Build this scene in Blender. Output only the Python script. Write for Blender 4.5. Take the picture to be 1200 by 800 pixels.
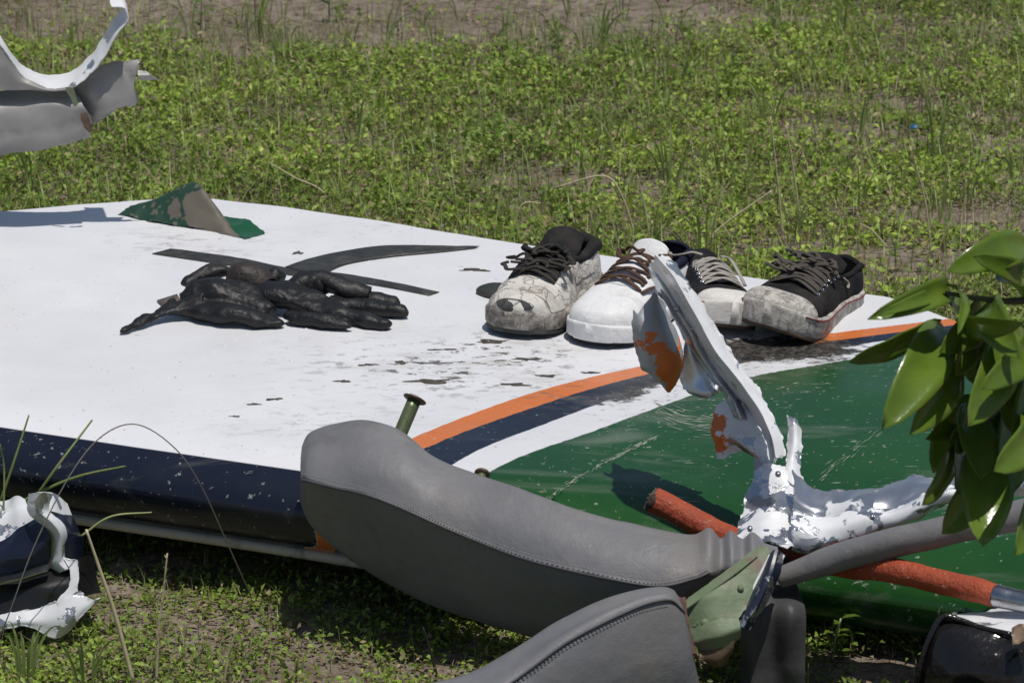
import bpy, bmesh, math, random
import numpy as np
from mathutils import Vector, Matrix, noise as mnoise
for o in list(bpy.data.objects): bpy.data.objects.remove(o, do_unlink=True)
S = bpy.context.scene
COL = S.collection
R = math.radians
rng = random.Random(7)
nrg = np.random.default_rng(11)

# ------------------------------------------------------------------ camera, sky, sun, exposure
H, PITCH, FPX = 1.7, R(17), 4500.0
cam = bpy.data.cameras.new('camera'); cam_o = bpy.data.objects.new('camera', cam); COL.objects.link(cam_o)
cam.sensor_width = 36; cam.lens = 36*FPX/1200; cam.clip_start = .1; cam.clip_end = 900
cam_o.location = (0, 0, H); cam_o.rotation_euler = (R(90)-PITCH, 0, 0)
cam.dof.use_dof = True; cam.dof.focus_distance = 4.95; cam.dof.aperture_fstop = 20
S.camera = cam_o
SUN_EL, SUN_AZ = R(75), R(146)           # azimuth from +Y towards +X: high, over the viewer's right shoulder
W = bpy.data.worlds.new('World'); S.world = W; W.use_nodes = True
wn = W.node_tree; bg = wn.nodes['Background']
sky = wn.nodes.new('ShaderNodeTexSky'); sky.sky_type = 'NISHITA'; sky.sun_disc = False
sky.sun_elevation = SUN_EL; sky.sun_rotation = SUN_AZ
wn.links.new(sky.outputs[0], bg.inputs[0]); bg.inputs[1].default_value = .075
sl = bpy.data.lights.new('sun', 'SUN'); sl.energy = 4.0; sl.angle = R(.53); sl.color = (1, .955, .89)
sun = bpy.data.objects.new('sun', sl); COL.objects.link(sun)
sdir = Vector((math.sin(SUN_AZ)*math.cos(SUN_EL), math.cos(SUN_AZ)*math.cos(SUN_EL), math.sin(SUN_EL)))
sun.rotation_euler = sdir.to_track_quat('Z', 'Y').to_euler(); sun.location = sdir*30
vs = S.view_settings; vs.view_transform = 'Standard'; vs.look = 'None'; vs.gamma = 1; vs.exposure = -.25
S.render.resolution_x, S.render.resolution_y = 1024, 682

# ------------------------------------------------------------------ measuring helpers
CP, SP = math.cos(PITCH), math.sin(PITCH)
def P(u, v, z=None, Y=None):
    """world point seen at photo position (u, v) lying at height z or at distance Y"""
    a, b = (u-600)/FPX, (400-v)/FPX
    d = Vector((a, CP+b*SP, -SP+b*CP))
    k = (z-H)/d.z if z is not None else Y/d.y
    return Vector((0, 0, H))+d*k
def proj(p):
    q = Vector(p)-Vector((0, 0, H))
    f = q.y*CP-q.z*SP; up = q.y*SP+q.z*CP
    return 600+FPX*q.x/f, 400-FPX*up/f
def interp(x, xs, ys):
    return float(np.interp(x, xs, ys))
def cr(pts, n):
    """Catmull-Rom resample"""
    pts = [Vector(p) for p in pts]; m = len(pts)-1; out = []
    for i in range(n):
        t = i/(n-1)*m; k = min(int(t), m-1); f = t-k
        p1, p2 = pts[k], pts[k+1]
        p0 = pts[k-1] if k > 0 else p1*2-p2
        p3 = pts[k+2] if k+2 <= m else p2*2-p1
        out.append(.5*((2*p1)+(p2-p0)*f+(2*p0-5*p1+4*p2-p3)*f*f+(3*p1-p0-3*p2+p3)*f**3))
    return out

# ------------------------------------------------------------------ object helpers
def tag(o, label, cat, group=None, kind=None):
    o['label'] = label; o['category'] = cat
    if group: o['group'] = group
    if kind: o['kind'] = kind
    return o
def empty(name, loc, label, cat, group=None, rot=None):
    o = bpy.data.objects.new(name, None); COL.objects.link(o); o.location = loc
    o.empty_display_size = .05
    if rot is not None: o.rotation_euler = rot
    return tag(o, label, cat, group)
def mk(name, verts, faces, m, parent=None, smooth=True, local=False, solid=0, off=-1, sub=0, mats=None):
    """one mesh object; verts in world space unless local"""
    if parent is not None and not local:
        L = WLOC[parent.name] if parent.name in WLOC else Vector(parent.location)
        verts = [Vector(p)-L for p in verts]
    me = bpy.data.meshes.new(name); me.from_pydata([tuple(p) for p in verts], [], faces)
    me.validate(); me.update()
    o = bpy.data.objects.new(name, me); COL.objects.link(o)
    for q in (mats or [m]): me.materials.append(q)
    if smooth: me.polygons.foreach_set('use_smooth', [True]*len(me.polygons))
    if parent is not None:
        o.parent = parent
        if not local: WLOC[o.name] = WLOC.get(parent.name, Vector(parent.location))
    if solid:
        s = o.modifiers.new('thick', 'SOLIDIFY'); s.thickness = solid; s.offset = off
        if mats and len(mats) > 1: s.material_offset = 1; s.material_offset_rim = 0
    if sub:
        s = o.modifiers.new('sub', 'SUBSURF'); s.levels = s.render_levels = sub
    return o
WLOC = {}
def setbase(o, loc):
    """move a top-level mesh's origin to loc without moving the shape"""
    loc = Vector(loc); o.data.transform(Matrix.Translation(-loc)); o.location = loc; return o
def grid_faces(nr, nc, wrap=False):
    f = []
    for i in range(nr-1):
        for j in range(nc if wrap else nc-1):
            k = (j+1) % nc
            f.append((i*nc+j, i*nc+k, (i+1)*nc+k, (i+1)*nc+j))
    return f
def patch_geo(net, nr, nc, jit=0, seed=0, rag=0, lin=False):
    """smooth sheet through a net of points; jit = dents, rag = ragged rim"""
    rows = [cr(r, nc) for r in net]
    cols = []
    for j in range(nc):
        c = [r[j] for r in rows]
        if lin:
            m = len(c)-1; cc = []
            for i in range(nr):
                t = i/(nr-1)*m; k = min(int(t), m-1); cc.append(c[k].lerp(c[k+1], t-k))
            cols.append(cc)
        else: cols.append(cr(c, nr))
    V = []
    sv = Vector((seed*3.1, seed*1.7, seed*2.3))
    for i in range(nr):
        for j in range(nc):
            p = cols[j][i].copy()
            if jit:
                p += mnoise.noise_vector(p*26+sv)*jit*.7
                p += Vector((0, -.6, .8))*(abs(mnoise.noise(p*17+sv))*-2.2+.5)*jit
            if rag and (i in (0, nr-1) or j in (0, nc-1)):
                p += mnoise.noise_vector(p*70+sv)*rag+mnoise.noise_vector(p*210+sv)*rag*.6
            V.append(p)
    return V, grid_faces(nr, nc)
def patch(name, net, nr, nc, m, parent=None, solid=.0014, k2=38, **k):
    V, F = patch_geo(net, nr, nc, k.pop('jit', 0), k.pop('seed', 0), k.pop('rag', 0), k.pop('lin', False))
    o = mk(name, V, F, m, parent, solid=solid, off=0, **k)
    e = o.modifiers.new('crisp', 'EDGE_SPLIT'); e.split_angle = R(k2)
    return o
def tube_geo(path, rad, ns=12, n=None, flat=1.0, caps=True, up=Vector((0, 0, 1))):
    n = n or len(path)*4
    pts = cr(path, n); m = len(rad)-1
    V, F = [], []
    for i, p in enumerate(pts):
        t = i/(n-1)*m; k = min(int(t), max(m-1, 0)); r = rad[k]+(rad[min(k+1, m)]-rad[k])*(t-k)
        d = (pts[min(i+1, n-1)]-pts[max(i-1, 0)]).normalized()
        a = d.cross(up)
        if a.length < 1e-4: a = d.cross(Vector((1, 0, 0)))
        a.normalize(); b = a.cross(d)
        for j in range(ns):
            w = 2*math.pi*j/ns
            V.append(p+a*(r*math.cos(w))+b*(r*flat*math.sin(w)))
    F = grid_faces(n, ns, True)
    if caps: F += [tuple(range(ns))[::-1], tuple((n-1)*ns+j for j in range(ns))]
    return V, F
def tube(name, path, rad, m, parent=None, ns=12, n=None, flat=1.0, local=False, caps=True, up=Vector((0, 0, 1))):
    V, F = tube_geo(path, rad, ns, n, flat, caps, up)
    return mk(name, V, F, m, parent, local=local)
def join_geo(parts):
    V, F = [], []
    for v, f in parts:
        b = len(V); V += list(v); F += [tuple(i+b for i in q) for q in f]
    return V, F
def loft(name, rings, nr, ns, m, parent=None, jit=0, caps=True):
    """closed rings of control points -> smooth body"""
    k = len(rings[0])
    R2 = []
    for r in rings:
        pts = [Vector(p) for p in r]; out = []
        for i in range(ns):
            t = i/ns*k; a = int(t); f = t-a
            p0, p1, p2, p3 = pts[(a-1) % k], pts[a % k], pts[(a+1) % k], pts[(a+2) % k]
            out.append(.5*((2*p1)+(p2-p0)*f+(2*p0-5*p1+4*p2-p3)*f*f+(3*p1-p0-3*p2+p3)*f**3))
        R2.append(out)
    cols = [cr([r[j] for r in R2], nr) for j in range(ns)]
    V = []
    for i in range(nr):
        for j in range(ns):
            p = cols[j][i].copy()
            if jit: p += mnoise.noise_vector(p*9)*jit+mnoise.noise_vector(p*30)*jit*.35
            V.append(p)
    F = grid_faces(nr, ns, True)
    if caps: F += [tuple(range(ns))[::-1], tuple((nr-1)*ns+j for j in range(ns))]
    o = mk(name, V, F, m, parent); o['_'] = 0; del o['_']
    return o

# ------------------------------------------------------------------ material helpers
def nmat(name):
    m = bpy.data.materials.new(name); m.use_nodes = True
    t = m.node_tree; b = t.nodes['Principled BSDF']
    return m, t, b
def N(t, typ, props=None, ins=None):
    n = t.nodes.new('ShaderNode'+typ)
    for k, v in (props or {}).items(): setattr(n, k, v)
    for k, v in (ins or {}).items(): put(t, n.inputs[k], v)
    return n
def put(t, sock, v):
    if isinstance(v, bpy.types.NodeSocket): t.links.new(v, sock)
    elif isinstance(v, (tuple, list)):
        sock.default_value = (*v, 1) if (len(v) == 3 and sock.type == 'RGBA') else v
    else: sock.default_value = v
def co(t, kind='Object'): return N(t, 'TexCoord').outputs[kind]
def noise(t, vec, scale, detail=3, rough=.55, dist=0):
    return N(t, 'TexNoise', None, {'Vector': vec, 'Scale': scale, 'Detail': detail, 'Roughness': rough, 'Distortion': dist}).outputs[0]
def mapr(t, x, a, b, c=0, d=1):
    return N(t, 'MapRange', None, {0: x, 1: a, 2: b, 3: c, 4: d}).outputs[0]
def mix(t, f, a, b):
    n = t.nodes.new('ShaderNodeMix'); n.data_type = 'RGBA'
    put(t, n.inputs[0], f); put(t, n.inputs[6], a); put(t, n.inputs[7], b); return n.outputs[2]
def ma(t, op, a, b=0, c=0):
    n = t.nodes.new('ShaderNodeMath'); n.operation = op
    put(t, n.inputs[0], a); put(t, n.inputs[1], b); put(t, n.inputs[2], c); return n.outputs[0]
def attr(t, name, out='Fac'): return N(t, 'Attribute', {'attribute_name': name}).outputs[out]
def stretch(t, vec, s): return N(t, 'Mapping', None, {'Vector': vec, 'Scale': s}).outputs[0]
def bump(t, b, h, strength=.3, dist=.01):
    n = N(t, 'Bump', None, {'Height': h, 'Strength': strength, 'Distance': dist}); t.links.new(n.outputs[0], b.inputs['Normal'])
def simple(name, c1, c2, rough=.5, scale=30, metal=0, bs=0, bscale=60, bd=.004, spec=.5, dirt=None, dscale=20, dlo=.55, dhi=.7):
    m, t, b = nmat(name); v = co(t)
    c = mix(t, mapr(t, noise(t, v, scale, 4), .35, .65), c1, c2)
    if dirt: c = mix(t, mapr(t, noise(t, v, dscale, 6, .7), dlo, dhi), c, dirt)
    t.links.new(c, b.inputs['Base Color'])
    put(t, b.inputs['Roughness'], mapr(t, noise(t, v, scale*1.7, 3), .3, .7, rough*.85, min(1, rough*1.15)))
    b.inputs['Metallic'].default_value = metal; b.inputs['Specular IOR Level'].default_value = spec
    if bs: bump(t, b, noise(t, v, bscale, 5, .6), bs, bd)
    return m

WHITE = (.74, .75, .77); NAVY = (.009, .012, .024); ORANGE = (.62, .17, .035); GREEN = (.011, .06, .013)
def peeled(name, paint=WHITE, thr=.5, blobs=(), bcol=ORANGE, scale=14, rough=.35, under=(.62, .64, .67), dirtamt=.5, metal=.9):
    """chipped paint over bare sheet metal; blobs: (world point, radius) of another paint left on it"""
    m, t, b = nmat(name); v = N(t, 'NewGeometry').outputs['Position']
    n1 = noise(t, v, scale, 5, .6, .4)
    mask = mapr(t, n1, thr-.012, thr+.012)
    bare = mix(t, mapr(t, noise(t, v, 9, 3), .3, .7), under, tuple(x*.62 for x in under))
    pc = mix(t, mapr(t, noise(t, v, 25, 4), .35, .7), paint, tuple(x*.8 for x in paint))
    c = mix(t, mask, bare, pc)
    fm = mask
    for p, r in blobs:
        d = N(t, 'VectorMath', {'operation': 'DISTANCE'}, {0: stretch(t, v, (1, .2, 1)), 1: (p[0], p[1]*.2, p[2])}).outputs['Value']
        d2 = ma(t, 'ADD', d, ma(t, 'MULTIPLY', ma(t, 'SUBTRACT', noise(t, v, 48, 5, .65), .5), .045))
        k = mapr(t, d2, r-.0008, r+.0008, 1, 0)
        c = mix(t, k, c, bcol); fm = ma(t, 'MAXIMUM', fm, k)
    c = mix(t, mapr(t, noise(t, v, 33, 6, .75), .62, .75, 0, dirtamt), c, (.13, .11, .09))
    t.links.new(c, b.inputs['Base Color'])
    put(t, b.inputs['Metallic'], ma(t, 'MULTIPLY', ma(t, 'SUBTRACT', 1, fm), metal))
    put(t, b.inputs['Roughness'], mapr(t, noise(t, v, 50, 3), .3, .7, rough*.8, rough*1.3))
    bump(t, b, ma(t, 'ADD', ma(t, 'MULTIPLY', fm, .5), noise(t, v, 22, 3)), .35, .003)
    return m

# ------------------------------------------------------------------ materials
def m_soil():
    m, t, b = nmat('soil'); v = N(t, 'NewGeometry').outputs['Position']
    c = mix(t, mapr(t, noise(t, v, 3, 5), .35, .65), (.23, .185, .145), (.34, .285, .23))
    c = mix(t, mapr(t, noise(t, v, 40, 6, .7), .45, .62), c, (.13, .098, .07))
    c = mix(t, mapr(t, noise(t, v, 120, 3, .7), .58, .7), c, (.37, .31, .26))
    g = mapr(t, noise(t, v, .35, 4), .42, .6, 0, .85)
    far = mapr(t, N(t, 'VectorMath', {'operation': 'LENGTH'}, {0: v}).outputs['Value'], 9, 13)
    c = mix(t, ma(t, 'MULTIPLY', g, far), c, (.06, .085, .02))
    t.links.new(c, b.inputs['Base Color']); b.inputs['Roughness'].default_value = .95
    b.inputs['Specular IOR Level'].default_value = .2
    bump(t, b, ma(t, 'ADD', noise(t, v, 35, 6, .7), ma(t, 'MULTIPLY', noise(t, v, 160, 3), .4)), .9, .02)
    return m
def m_leafattr(name, rough=.45, trans=.35, spec=.4):
    m, t, b = nmat(name); c = attr(t, 'col', 'Color')
    t.links.new(c, b.inputs['Base Color']); b.inputs['Roughness'].default_value = rough
    b.inputs['Specular IOR Level'].default_value = spec
    tr = N(t, 'BsdfTranslucent'); t.links.new(c, tr.inputs[0])
    ms = N(t, 'MixShader', None, {0: trans}); t.links.new(b.outputs[0], ms.inputs[1]); t.links.new(tr.outputs[0], ms.inputs[2])
    t.links.new(ms.outputs[0], t.nodes['Material Output'].inputs[0])
    return m
def m_leaf(name, c1, c2, rough=.3, trans=.3, scale=40):
    m, t, b = nmat(name); v = co(t)
    c = mix(t, mapr(t, noise(t, v, scale, 4), .35, .65), c1, c2)
    c = mix(t, mapr(t, noise(t, v, scale*4, 4, .7), .64, .72, 0, .35), c, tuple(x*.4 for x in c1))
    t.links.new(c, b.inputs['Base Color']); b.inputs['Roughness'].default_value = rough
    tr = N(t, 'BsdfTranslucent'); t.links.new(mix(t, .5, c, (.16, .3, .02)), tr.inputs[0])
    ms = N(t, 'MixShader', None, {0: trans}); t.links.new(b.outputs[0], ms.inputs[1]); t.links.new(tr.outputs[0], ms.inputs[2])
    t.links.new(ms.outputs[0], t.nodes['Material Output'].inputs[0])
    bump(t, b, noise(t, v, 90, 3), .12, .004)
    return m
def m_panel():
    m, t, b = nmat('painted_panel'); v = co(t)
    st = attr(t, 'stripe'); le = attr(t, 'chord'); dz = attr(t, 'dirt')
    st = ma(t, 'ADD', st, ma(t, 'MULTIPLY', ma(t, 'SUBTRACT', noise(t, v, 70, 3), .5), .05))
    def step(x, e, w=.012): return mapr(t, x, e-w, e+w)
    wh = mix(t, mapr(t, noise(t, v, 4, 4), .3, .7), (.735, .74, .76), (.67, .675, .695))
    wh = mix(t, mapr(t, noise(t, v, 60, 4, .7), .6, .78, 0, .25), wh, (.5, .48, .44))
    c = mix(t, step(st, 0), wh, ORANGE)
    c = mix(t, step(st, 1), c, NAVY)
    c = mix(t, step(st, 2), c, wh)
    gr = mix(t, mapr(t, noise(t, v, 6, 3), .35, .65), GREEN, (.014, .072, .013))
    c = mix(t, step(st, 3), c, gr)
    nv = ma(t, 'MULTIPLY', mapr(t, le, .049, .051, 1, 0), mapr(t, st, -.1, -.05, 1, 0))
    c = mix(t, nv, c, (.009, .012, .024))
    # white chips and long scuffs on the dark paint
    dark = ma(t, 'MAXIMUM', nv, ma(t, 'MULTIPLY', step(st, 0), 1))
    ch = mapr(t, noise(t, v, 95, 4, .6), .67, .69)
    ch2 = mapr(t, noise(t, stretch(t, v, (22, 150, 60)), 1, 5, .65), .655, .68)
    c = mix(t, ma(t, 'MULTIPLY', dark, ma(t, 'MAXIMUM', ma(t, 'MULTIPLY', ch, .4), ma(t, 'MULTIPLY', ch2, .4))), c, (.5, .54, .5))
    sm = mapr(t, noise(t, stretch(t, v, (2.2, 9, 5)), 1, 5, .6, 1.2), .56, .72, 0, .28)
    c = mix(t, ma(t, 'MULTIPLY', dark, sm), c, (.3, .31, .27))
    # dirt and scraped specks, then near-black patches
    sp = mapr(t, noise(t, stretch(t, v, (32, 60, 40)), 1, 6, .72), .55, .6)
    c = mix(t, ma(t, 'MULTIPLY', ma(t, 'MINIMUM', dz, 1), sp), c, (.11, .095, .075))
    sp2 = mapr(t, noise(t, stretch(t, v, (13, 30, 20)), 1, 5, .7), .48, .7, 0, .5)
    c = mix(t, ma(t, 'MULTIPLY', dz, sp2), c, (.36, .32, .27))
    so = mapr(t, ma(t, 'ADD', attr(t, 'dark_patch'), ma(t, 'MULTIPLY', ma(t, 'SUBTRACT', noise(t, stretch(t, v, (40, 70, 40)), 1, 6, .75), .5), 1.9)), .42, .6)
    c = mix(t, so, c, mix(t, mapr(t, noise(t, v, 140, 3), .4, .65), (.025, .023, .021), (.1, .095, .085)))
    f = mapr(t, noise(t, v, 130, 3, .5), .705, .72, 0, .8)
    c = mix(t, f, c, (.25, .22, .18))
    t.links.new(c, b.inputs['Base Color'])
    put(t, b.inputs['Roughness'], ma(t, 'ADD', mapr(t, noise(t, v, 12, 4), .3, .7, .3, .44), ma(t, 'MULTIPLY', dark, -.12)))
    b.inputs['Coat Weight'].default_value = .0
    bump(t, b, ma(t, 'ADD', noise(t, v, 7, 3), ma(t, 'MULTIPLY', noise(t, v, 60, 3), .12)), .28, .006)
    return m
def m_canvas(name, c1, dirt, scale=900, amt=.5):
    m, t, b = nmat(name); v = co(t)
    w = noise(t, v, scale, 1)
    c = mix(t, mapr(t, noise(t, v, 25, 5, .65), .42, .7, 0, amt), c1, dirt)
    c = mix(t, mapr(t, w, .4, .6, 0, .3), c, tuple(x*.4 for x in c1))
    t.links.new(c, b.inputs['Base Color']); b.inputs['Roughness'].default_value = .92
    b.inputs['Specular IOR Level'].default_value = .2
    bump(t, b, ma(t, 'ADD', w, ma(t, 'MULTIPLY', noise(t, v, 55, 4), 3)), .4, .002)
    return m
def m_dirty(name, c1, dirt, lo, hi, scale=22, rough=.6, cr_=.0, bs=.4):
    """leather or rubber with dirt worked into the creases"""
    m, t, b = nmat(name); v = co(t)
    d = noise(t, v, scale, 7, .72, .6)
    wv = noise(t, stretch(t, v, (1, .55, 1)), scale*1.6, 3, .6, 2.2)
    crease = mapr(t, ma(t, 'ABSOLUTE', ma(t, 'SUBTRACT', wv, .5)), .0, .028, 1, 0)
    c = mix(t, mapr(t, d, lo, hi), c1, dirt)
    c = mix(t, ma(t, 'MULTIPLY', crease, cr_), c, tuple(x*.55 for x in dirt))
    t.links.new(c, b.inputs['Base Color']); b.inputs['Roughness'].default_value = rough
    b.inputs['Specular IOR Level'].default_value = .35
    bump(t, b, ma(t, 'SUBTRACT', d, ma(t, 'MULTIPLY', crease, cr_)), bs, .004)
    return m
def m_vinyl(name, c1, c2, stain):
    m, t, b = nmat(name); v = co(t)
    c = mix(t, mapr(t, noise(t, v, 7, 5), .35, .68), c1, c2)
    c = mix(t, mapr(t, noise(t, v, 4.2, 6, .65), .5, .72, 0, .75), c, stain)
    c = mix(t, mapr(t, noise(t, v, 13, 8, .75), .55, .7, 0, .45), c, tuple(x*.45 for x in stain))
    c = mix(t, mapr(t, noise(t, v, 150, 4, .7), .66, .74, 0, .5), c, tuple(x*2.2 for x in c1))
    t.links.new(c, b.inputs['Base Color'])
    put(t, b.inputs['Roughness'], mapr(t, noise(t, v, 30, 4), .3, .7, .42, .62))
    b.inputs['Specular IOR Level'].default_value = .35
    vo = N(t, 'TexVoronoi', None, {'Vector': v, 'Scale': 900}).outputs[0]
    bump(t, b, ma(t, 'ADD', ma(t, 'MULTIPLY', vo, .12), ma(t, 'MULTIPLY', ma(t, 'ADD', noise(t, v, 9, 5, .6, 1.5), noise(t, v, 34, 3)), 1.2)), .3, .006)
    return m
MS = m_soil()
M_COVER = m_leafattr('ground_cover'); M_BLADE = m_leafattr('grass_blade', .4, .3)
M_PANEL = m_panel()
M_LIP = simple('cream_primer', (.56, .52, .44), (.46, .42, .35), .6, 12, dirt=(.16, .13, .1))
M_TAPE = simple('black_tape', (.022, .023, .022), (.04, .04, .036), .55, 40, bs=.3, bscale=80, dirt=(.1, .09, .075), dlo=.55, dhi=.75)
M_VINYL = m_vinyl('grey_vinyl', (.15, .152, .162), (.19, .19, .198), (.2, .165, .135))
M_VDARK = m_vinyl('shade_darkened_cloth', (.05, .05, .052), (.07, .07, .07), (.09, .08, .07))  # darker copy of the grey vinyl, shade put into the colour
M_THREAD = simple('pale_thread', (.3, .3, .3), (.2, .2, .2), .8, 200)
M_PIPE = simple('vinyl_piping', (.045, .045, .05), (.06, .06, .065), .5, 60, bs=.2)
M_RED = simple('red_hose', (.4, .075, .026), (.32, .055, .02), .62, 25, bs=.9, bscale=160, bd=.004, dirt=(.62, .5, .44), dscale=110, dlo=.64, dhi=.68)
M_BLACK = simple('char_black', (.012, .012, .012), (.03, .028, .026), .7, 30, bs=.5)
M_STEEL = simple('steel', (.55, .56, .58), (.4, .41, .43), .3, 20, metal=1, bs=.2)
M_ALU = peeled('aluminium', WHITE, .72, scale=10, rough=.5, under=(.36, .35, .335), dirtamt=.8, metal=.35)
M_ALUW = peeled('white_paint_on_aluminium', WHITE, .36, scale=12, rough=.4)
M_OLIVE = simple('zinc_chromate_green', (.115, .165, .085), (.16, .2, .12), .6, 18, bs=.4, dirt=(.16, .1, .08), dlo=.52, dhi=.66)
M_BRONZE = simple('rusty_flange', (.09, .06, .04), (.16, .11, .07), .6, 90, metal=.4, bs=.4)
M_PIN = simple('olive_pin', (.1, .13, .06), (.15, .17, .09), .35, 60, metal=.3, bs=.2)
M_GLOVE = m_dirty('black_glove_leather', (.011, .0115, .013), (.05, .044, .038), .54, .82, 16, .48, .2, .45)
M_TWINE = simple('wire_grey', (.16, .14, .125), (.22, .2, .18), .6, 80)

# ------------------------------------------------------------------ ground
GX = np.concatenate([np.linspace(-400, -3.5, 12)[:-1], np.linspace(-3.5, 3.5, 141), np.linspace(3.5, 400, 12)[1:]])
GY = np.concatenate([np.linspace(-400, 2.5, 12)[:-1], np.linspace(2.5, 11, 171), np.linspace(11, 500, 12)[1:]])
def gz(x, y):
    if abs(x) > 3.6 or y < 2.4 or y > 11.1: return -.01
    e = min(1, (3.6-abs(x))/.6, (y-2.4)/.5, (11.1-y)/.8)
    return e*(.012*mnoise.noise(Vector((x*1.3, y*1.3, 0)))+.010*mnoise.noise(Vector((x*6, y*6, 3)))+.005*mnoise.noise(Vector((x*19, y*19, 5))))-.01
V = [(x, y, gz(x, y)) for y in GY for x in GX]
g = mk('ground', V, grid_faces(len(GY), len(GX)), MS); g['kind'] = 'structure'
g['label'] = 'trampled brown soil of the field showing between weeds'

# ------------------------------------------------------------------ fallen aircraft panel
ZT, ZN, ZB = .17, .115, .06
lipA, lipB = P(80, 597, z=ZB), P(380, 643, z=ZB)
pd = (lipB-lipA).normalized(); pc_ = Vector((-pd.y, pd.x, 0)).normalized()    # chord direction, away from the viewer
if pc_.y < 0: pc_ = -pc_
N0 = lipA-pc_*.05; N0.z = 0
FAR = [P(u, v, z=ZT) for u, v in ((-420, 280), (-100, 256), (20, 246), (90, 239), (170, 235), (250, 233), (330, 243), (450, 261), (640, 291), (800, 313), (1040, 349), (1110, 374), (1300, 430), (1500, 500))]
def chord(n):
    best = 1.0
    for a, b in zip(FAR[:-1], FAR[1:]):
        ax, ay = a.x-n.x, a.y-n.y; bx, by = b.x-n.x, b.y-n.y
        den = pd.x*(bx-ax)+pd.y*(by-ay)
        sa, sb = ax*pd.x+ay*pd.y, bx*pd.x+by*pd.y
        if sa <= 0 <= sb: 
            f = -sa/(sb-sa); return (ax+(bx-ax)*f)*pc_.x+(ay+(by-ay)*f)*pc_.y
    return best
def droop(t):
    k = min(1, max(0, (t-.5)/.5)); return k*k*(3-2*k)
def nose(t): return N0+pd*float(t)+pc_*(.115*droop(t))
def dz_(t, s): return .042*droop(t)*max(0, 1-max(0, s)/.5)**1.5
def ptop(s, c):
    L = .13
    if s < L: z = ZN+(ZT-ZN)*math.sqrt(max(0, 1-(1-s/L)**2))
    else: z = ZT
    return z
ORT = ([300, 356, 362, 372, 420, 480, 620, 755, 900, 1085, 1300], [900, 640, 606, 585, 548, 514, 461, 428, 401, 377, 352])
ORB = ([330, 385, 398, 420, 495, 640, 755, 900, 1085, 1300], [900, 660, 620, 580, 526, 472, 439, 411, 385, 359])
NVB = ([380, 410, 440, 530, 690, 767, 880, 1000, 1085, 1300], [900, 700, 630, 545, 484, 454, 424, 404, 393, 366])
GRT = ([400, 440, 480, 575, 700, 790, 875, 992, 1060, 1300], [900, 720, 640, 552, 503, 470, 442, 421, 406, 374])
def dense(c):
    q = cr([(a, b, 0) for a, b in zip(*c)], 400); return [p.x for p in q], [p.y for p in q]
ORT, ORB, GRT = dense(ORT), dense(ORB), dense(GRT)
NVB = dense(([380, 410, 440, 530, 645, 771, 880, 1000, 1085, 1300], [900, 700, 630, 544, 494, 449, 423, 404, 393, 366]))
def stripe(u, v):
    e = [interp(u, *c) for c in (ORT, ORB, NVB, GRT)]
    if v < e[0]: return max(-3, (v-e[0])/12)
    for k in range(3):
        if v < e[k+1]: return k+(v-e[k])/(e[k+1]-e[k])
    return 3+min(3, (v-e[3])/40)
def dark_patch_mask(u, v): return 1.2*math.exp(-((u-915)/100)**2-((v-409)/15)**2)+.9*math.exp(-((u-735)/45)**2-((v-462+.3*(u-735))/9)**2)  # near-black patches below the canvas shoes and on the navy stripe
def dirtmask(u, v):
    def gsn(cu, cv, su, sv): return math.exp(-((u-cu)/su)**2-((v-cv)/sv)**2)
    return min(1.5, 1.2*gsn(530, 428, 140, 30)+1.0*gsn(860, 425, 60, 20)+gsn(610, 408, 60, 14)+1.3*gsn(900, 415, 75, 18)+.55*gsn(690, 465, 60, 16)+.5*gsn(800, 465, 50, 15)
               +.4*gsn(230, 285, 90, 20)+.35*gsn(380, 500, 120, 25)+.22*gsn(420, 265, 80, 10))
NC, NU = 300, 120
root = empty('aircraft_panel', (N0.x, N0.y, 0), 'large white aircraft wing panel with navy edge and green, orange and navy paint bands', 'wing panel')
ts = np.linspace(-1.0, 1.75, NC)
V, ST, CH, DI, SO = [], [], [], [], []
svals = list(.13*(1-np.cos(np.linspace(0, math.pi/2, 26))))
for t in ts:
    n = nose(t); c = chord(n)
    for s in svals+list(np.linspace(.13, c, NU-26+1)[1:]):
        s = float(s); p = n+pc_*s; z = ptop(s, c)-dz_(t, s)
        z += (.0035*mnoise.noise(Vector((p.x*2.3, p.y*2.3, 1)))+.0016*mnoise.noise(Vector((p.x*8, p.y*8, 4))))*min(1, s/.1)
        p.z = z; u, v = proj(p)
        V.append(p); ST.append(stripe(u, v)); CH.append(s); DI.append(dirtmask(u, v)); SO.append(dark_patch_mask(u, v))
F = grid_faces(NC, NU); F = [f[::-1] for f in F]
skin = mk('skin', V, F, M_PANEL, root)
for nm, d in (('stripe', ST), ('chord', CH), ('dirt', DI), ('dark_patch', SO)):
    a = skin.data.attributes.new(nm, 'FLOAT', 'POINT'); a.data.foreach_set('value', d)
# nose underside, trailing face and bottom skin
V, ST, CH = [], [], []
for t in ts[::3]:
    n = nose(t)
    for k in range(11):
        w = k/10*math.pi/2; s = .05*(1-math.cos(w)); p = n+pc_*s; p.z = ZN-(ZN-ZB)*math.sin(w)-dz_(t, s)
        q = p.copy(); q.z = ZN+.03; u, v = proj(p); V.append(p); ST.append(stripe(u, v)); CH.append(s*.5)
under = mk('nose_skin', V, grid_faces(len(ts[::3]), 11), M_PANEL, root)
for nm, d in (('stripe', ST), ('chord', CH), ('dirt', [0.0]*len(V))):
    a = under.data.attributes.new(nm, 'FLOAT', 'POINT'); a.data.foreach_set('value', d)
V = []
for t in ts[::4]:
    n = nose(t); c = chord(n)
    for s, z in ((.048, ZB), (.2, ZB-.005), (c*.6, ZB+.02), (c-.01, ZT-.02), (c-.002, ZT-.008)):
        p = n+pc_*s; p.z = z-dz_(t, s); V.append(p)
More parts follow.
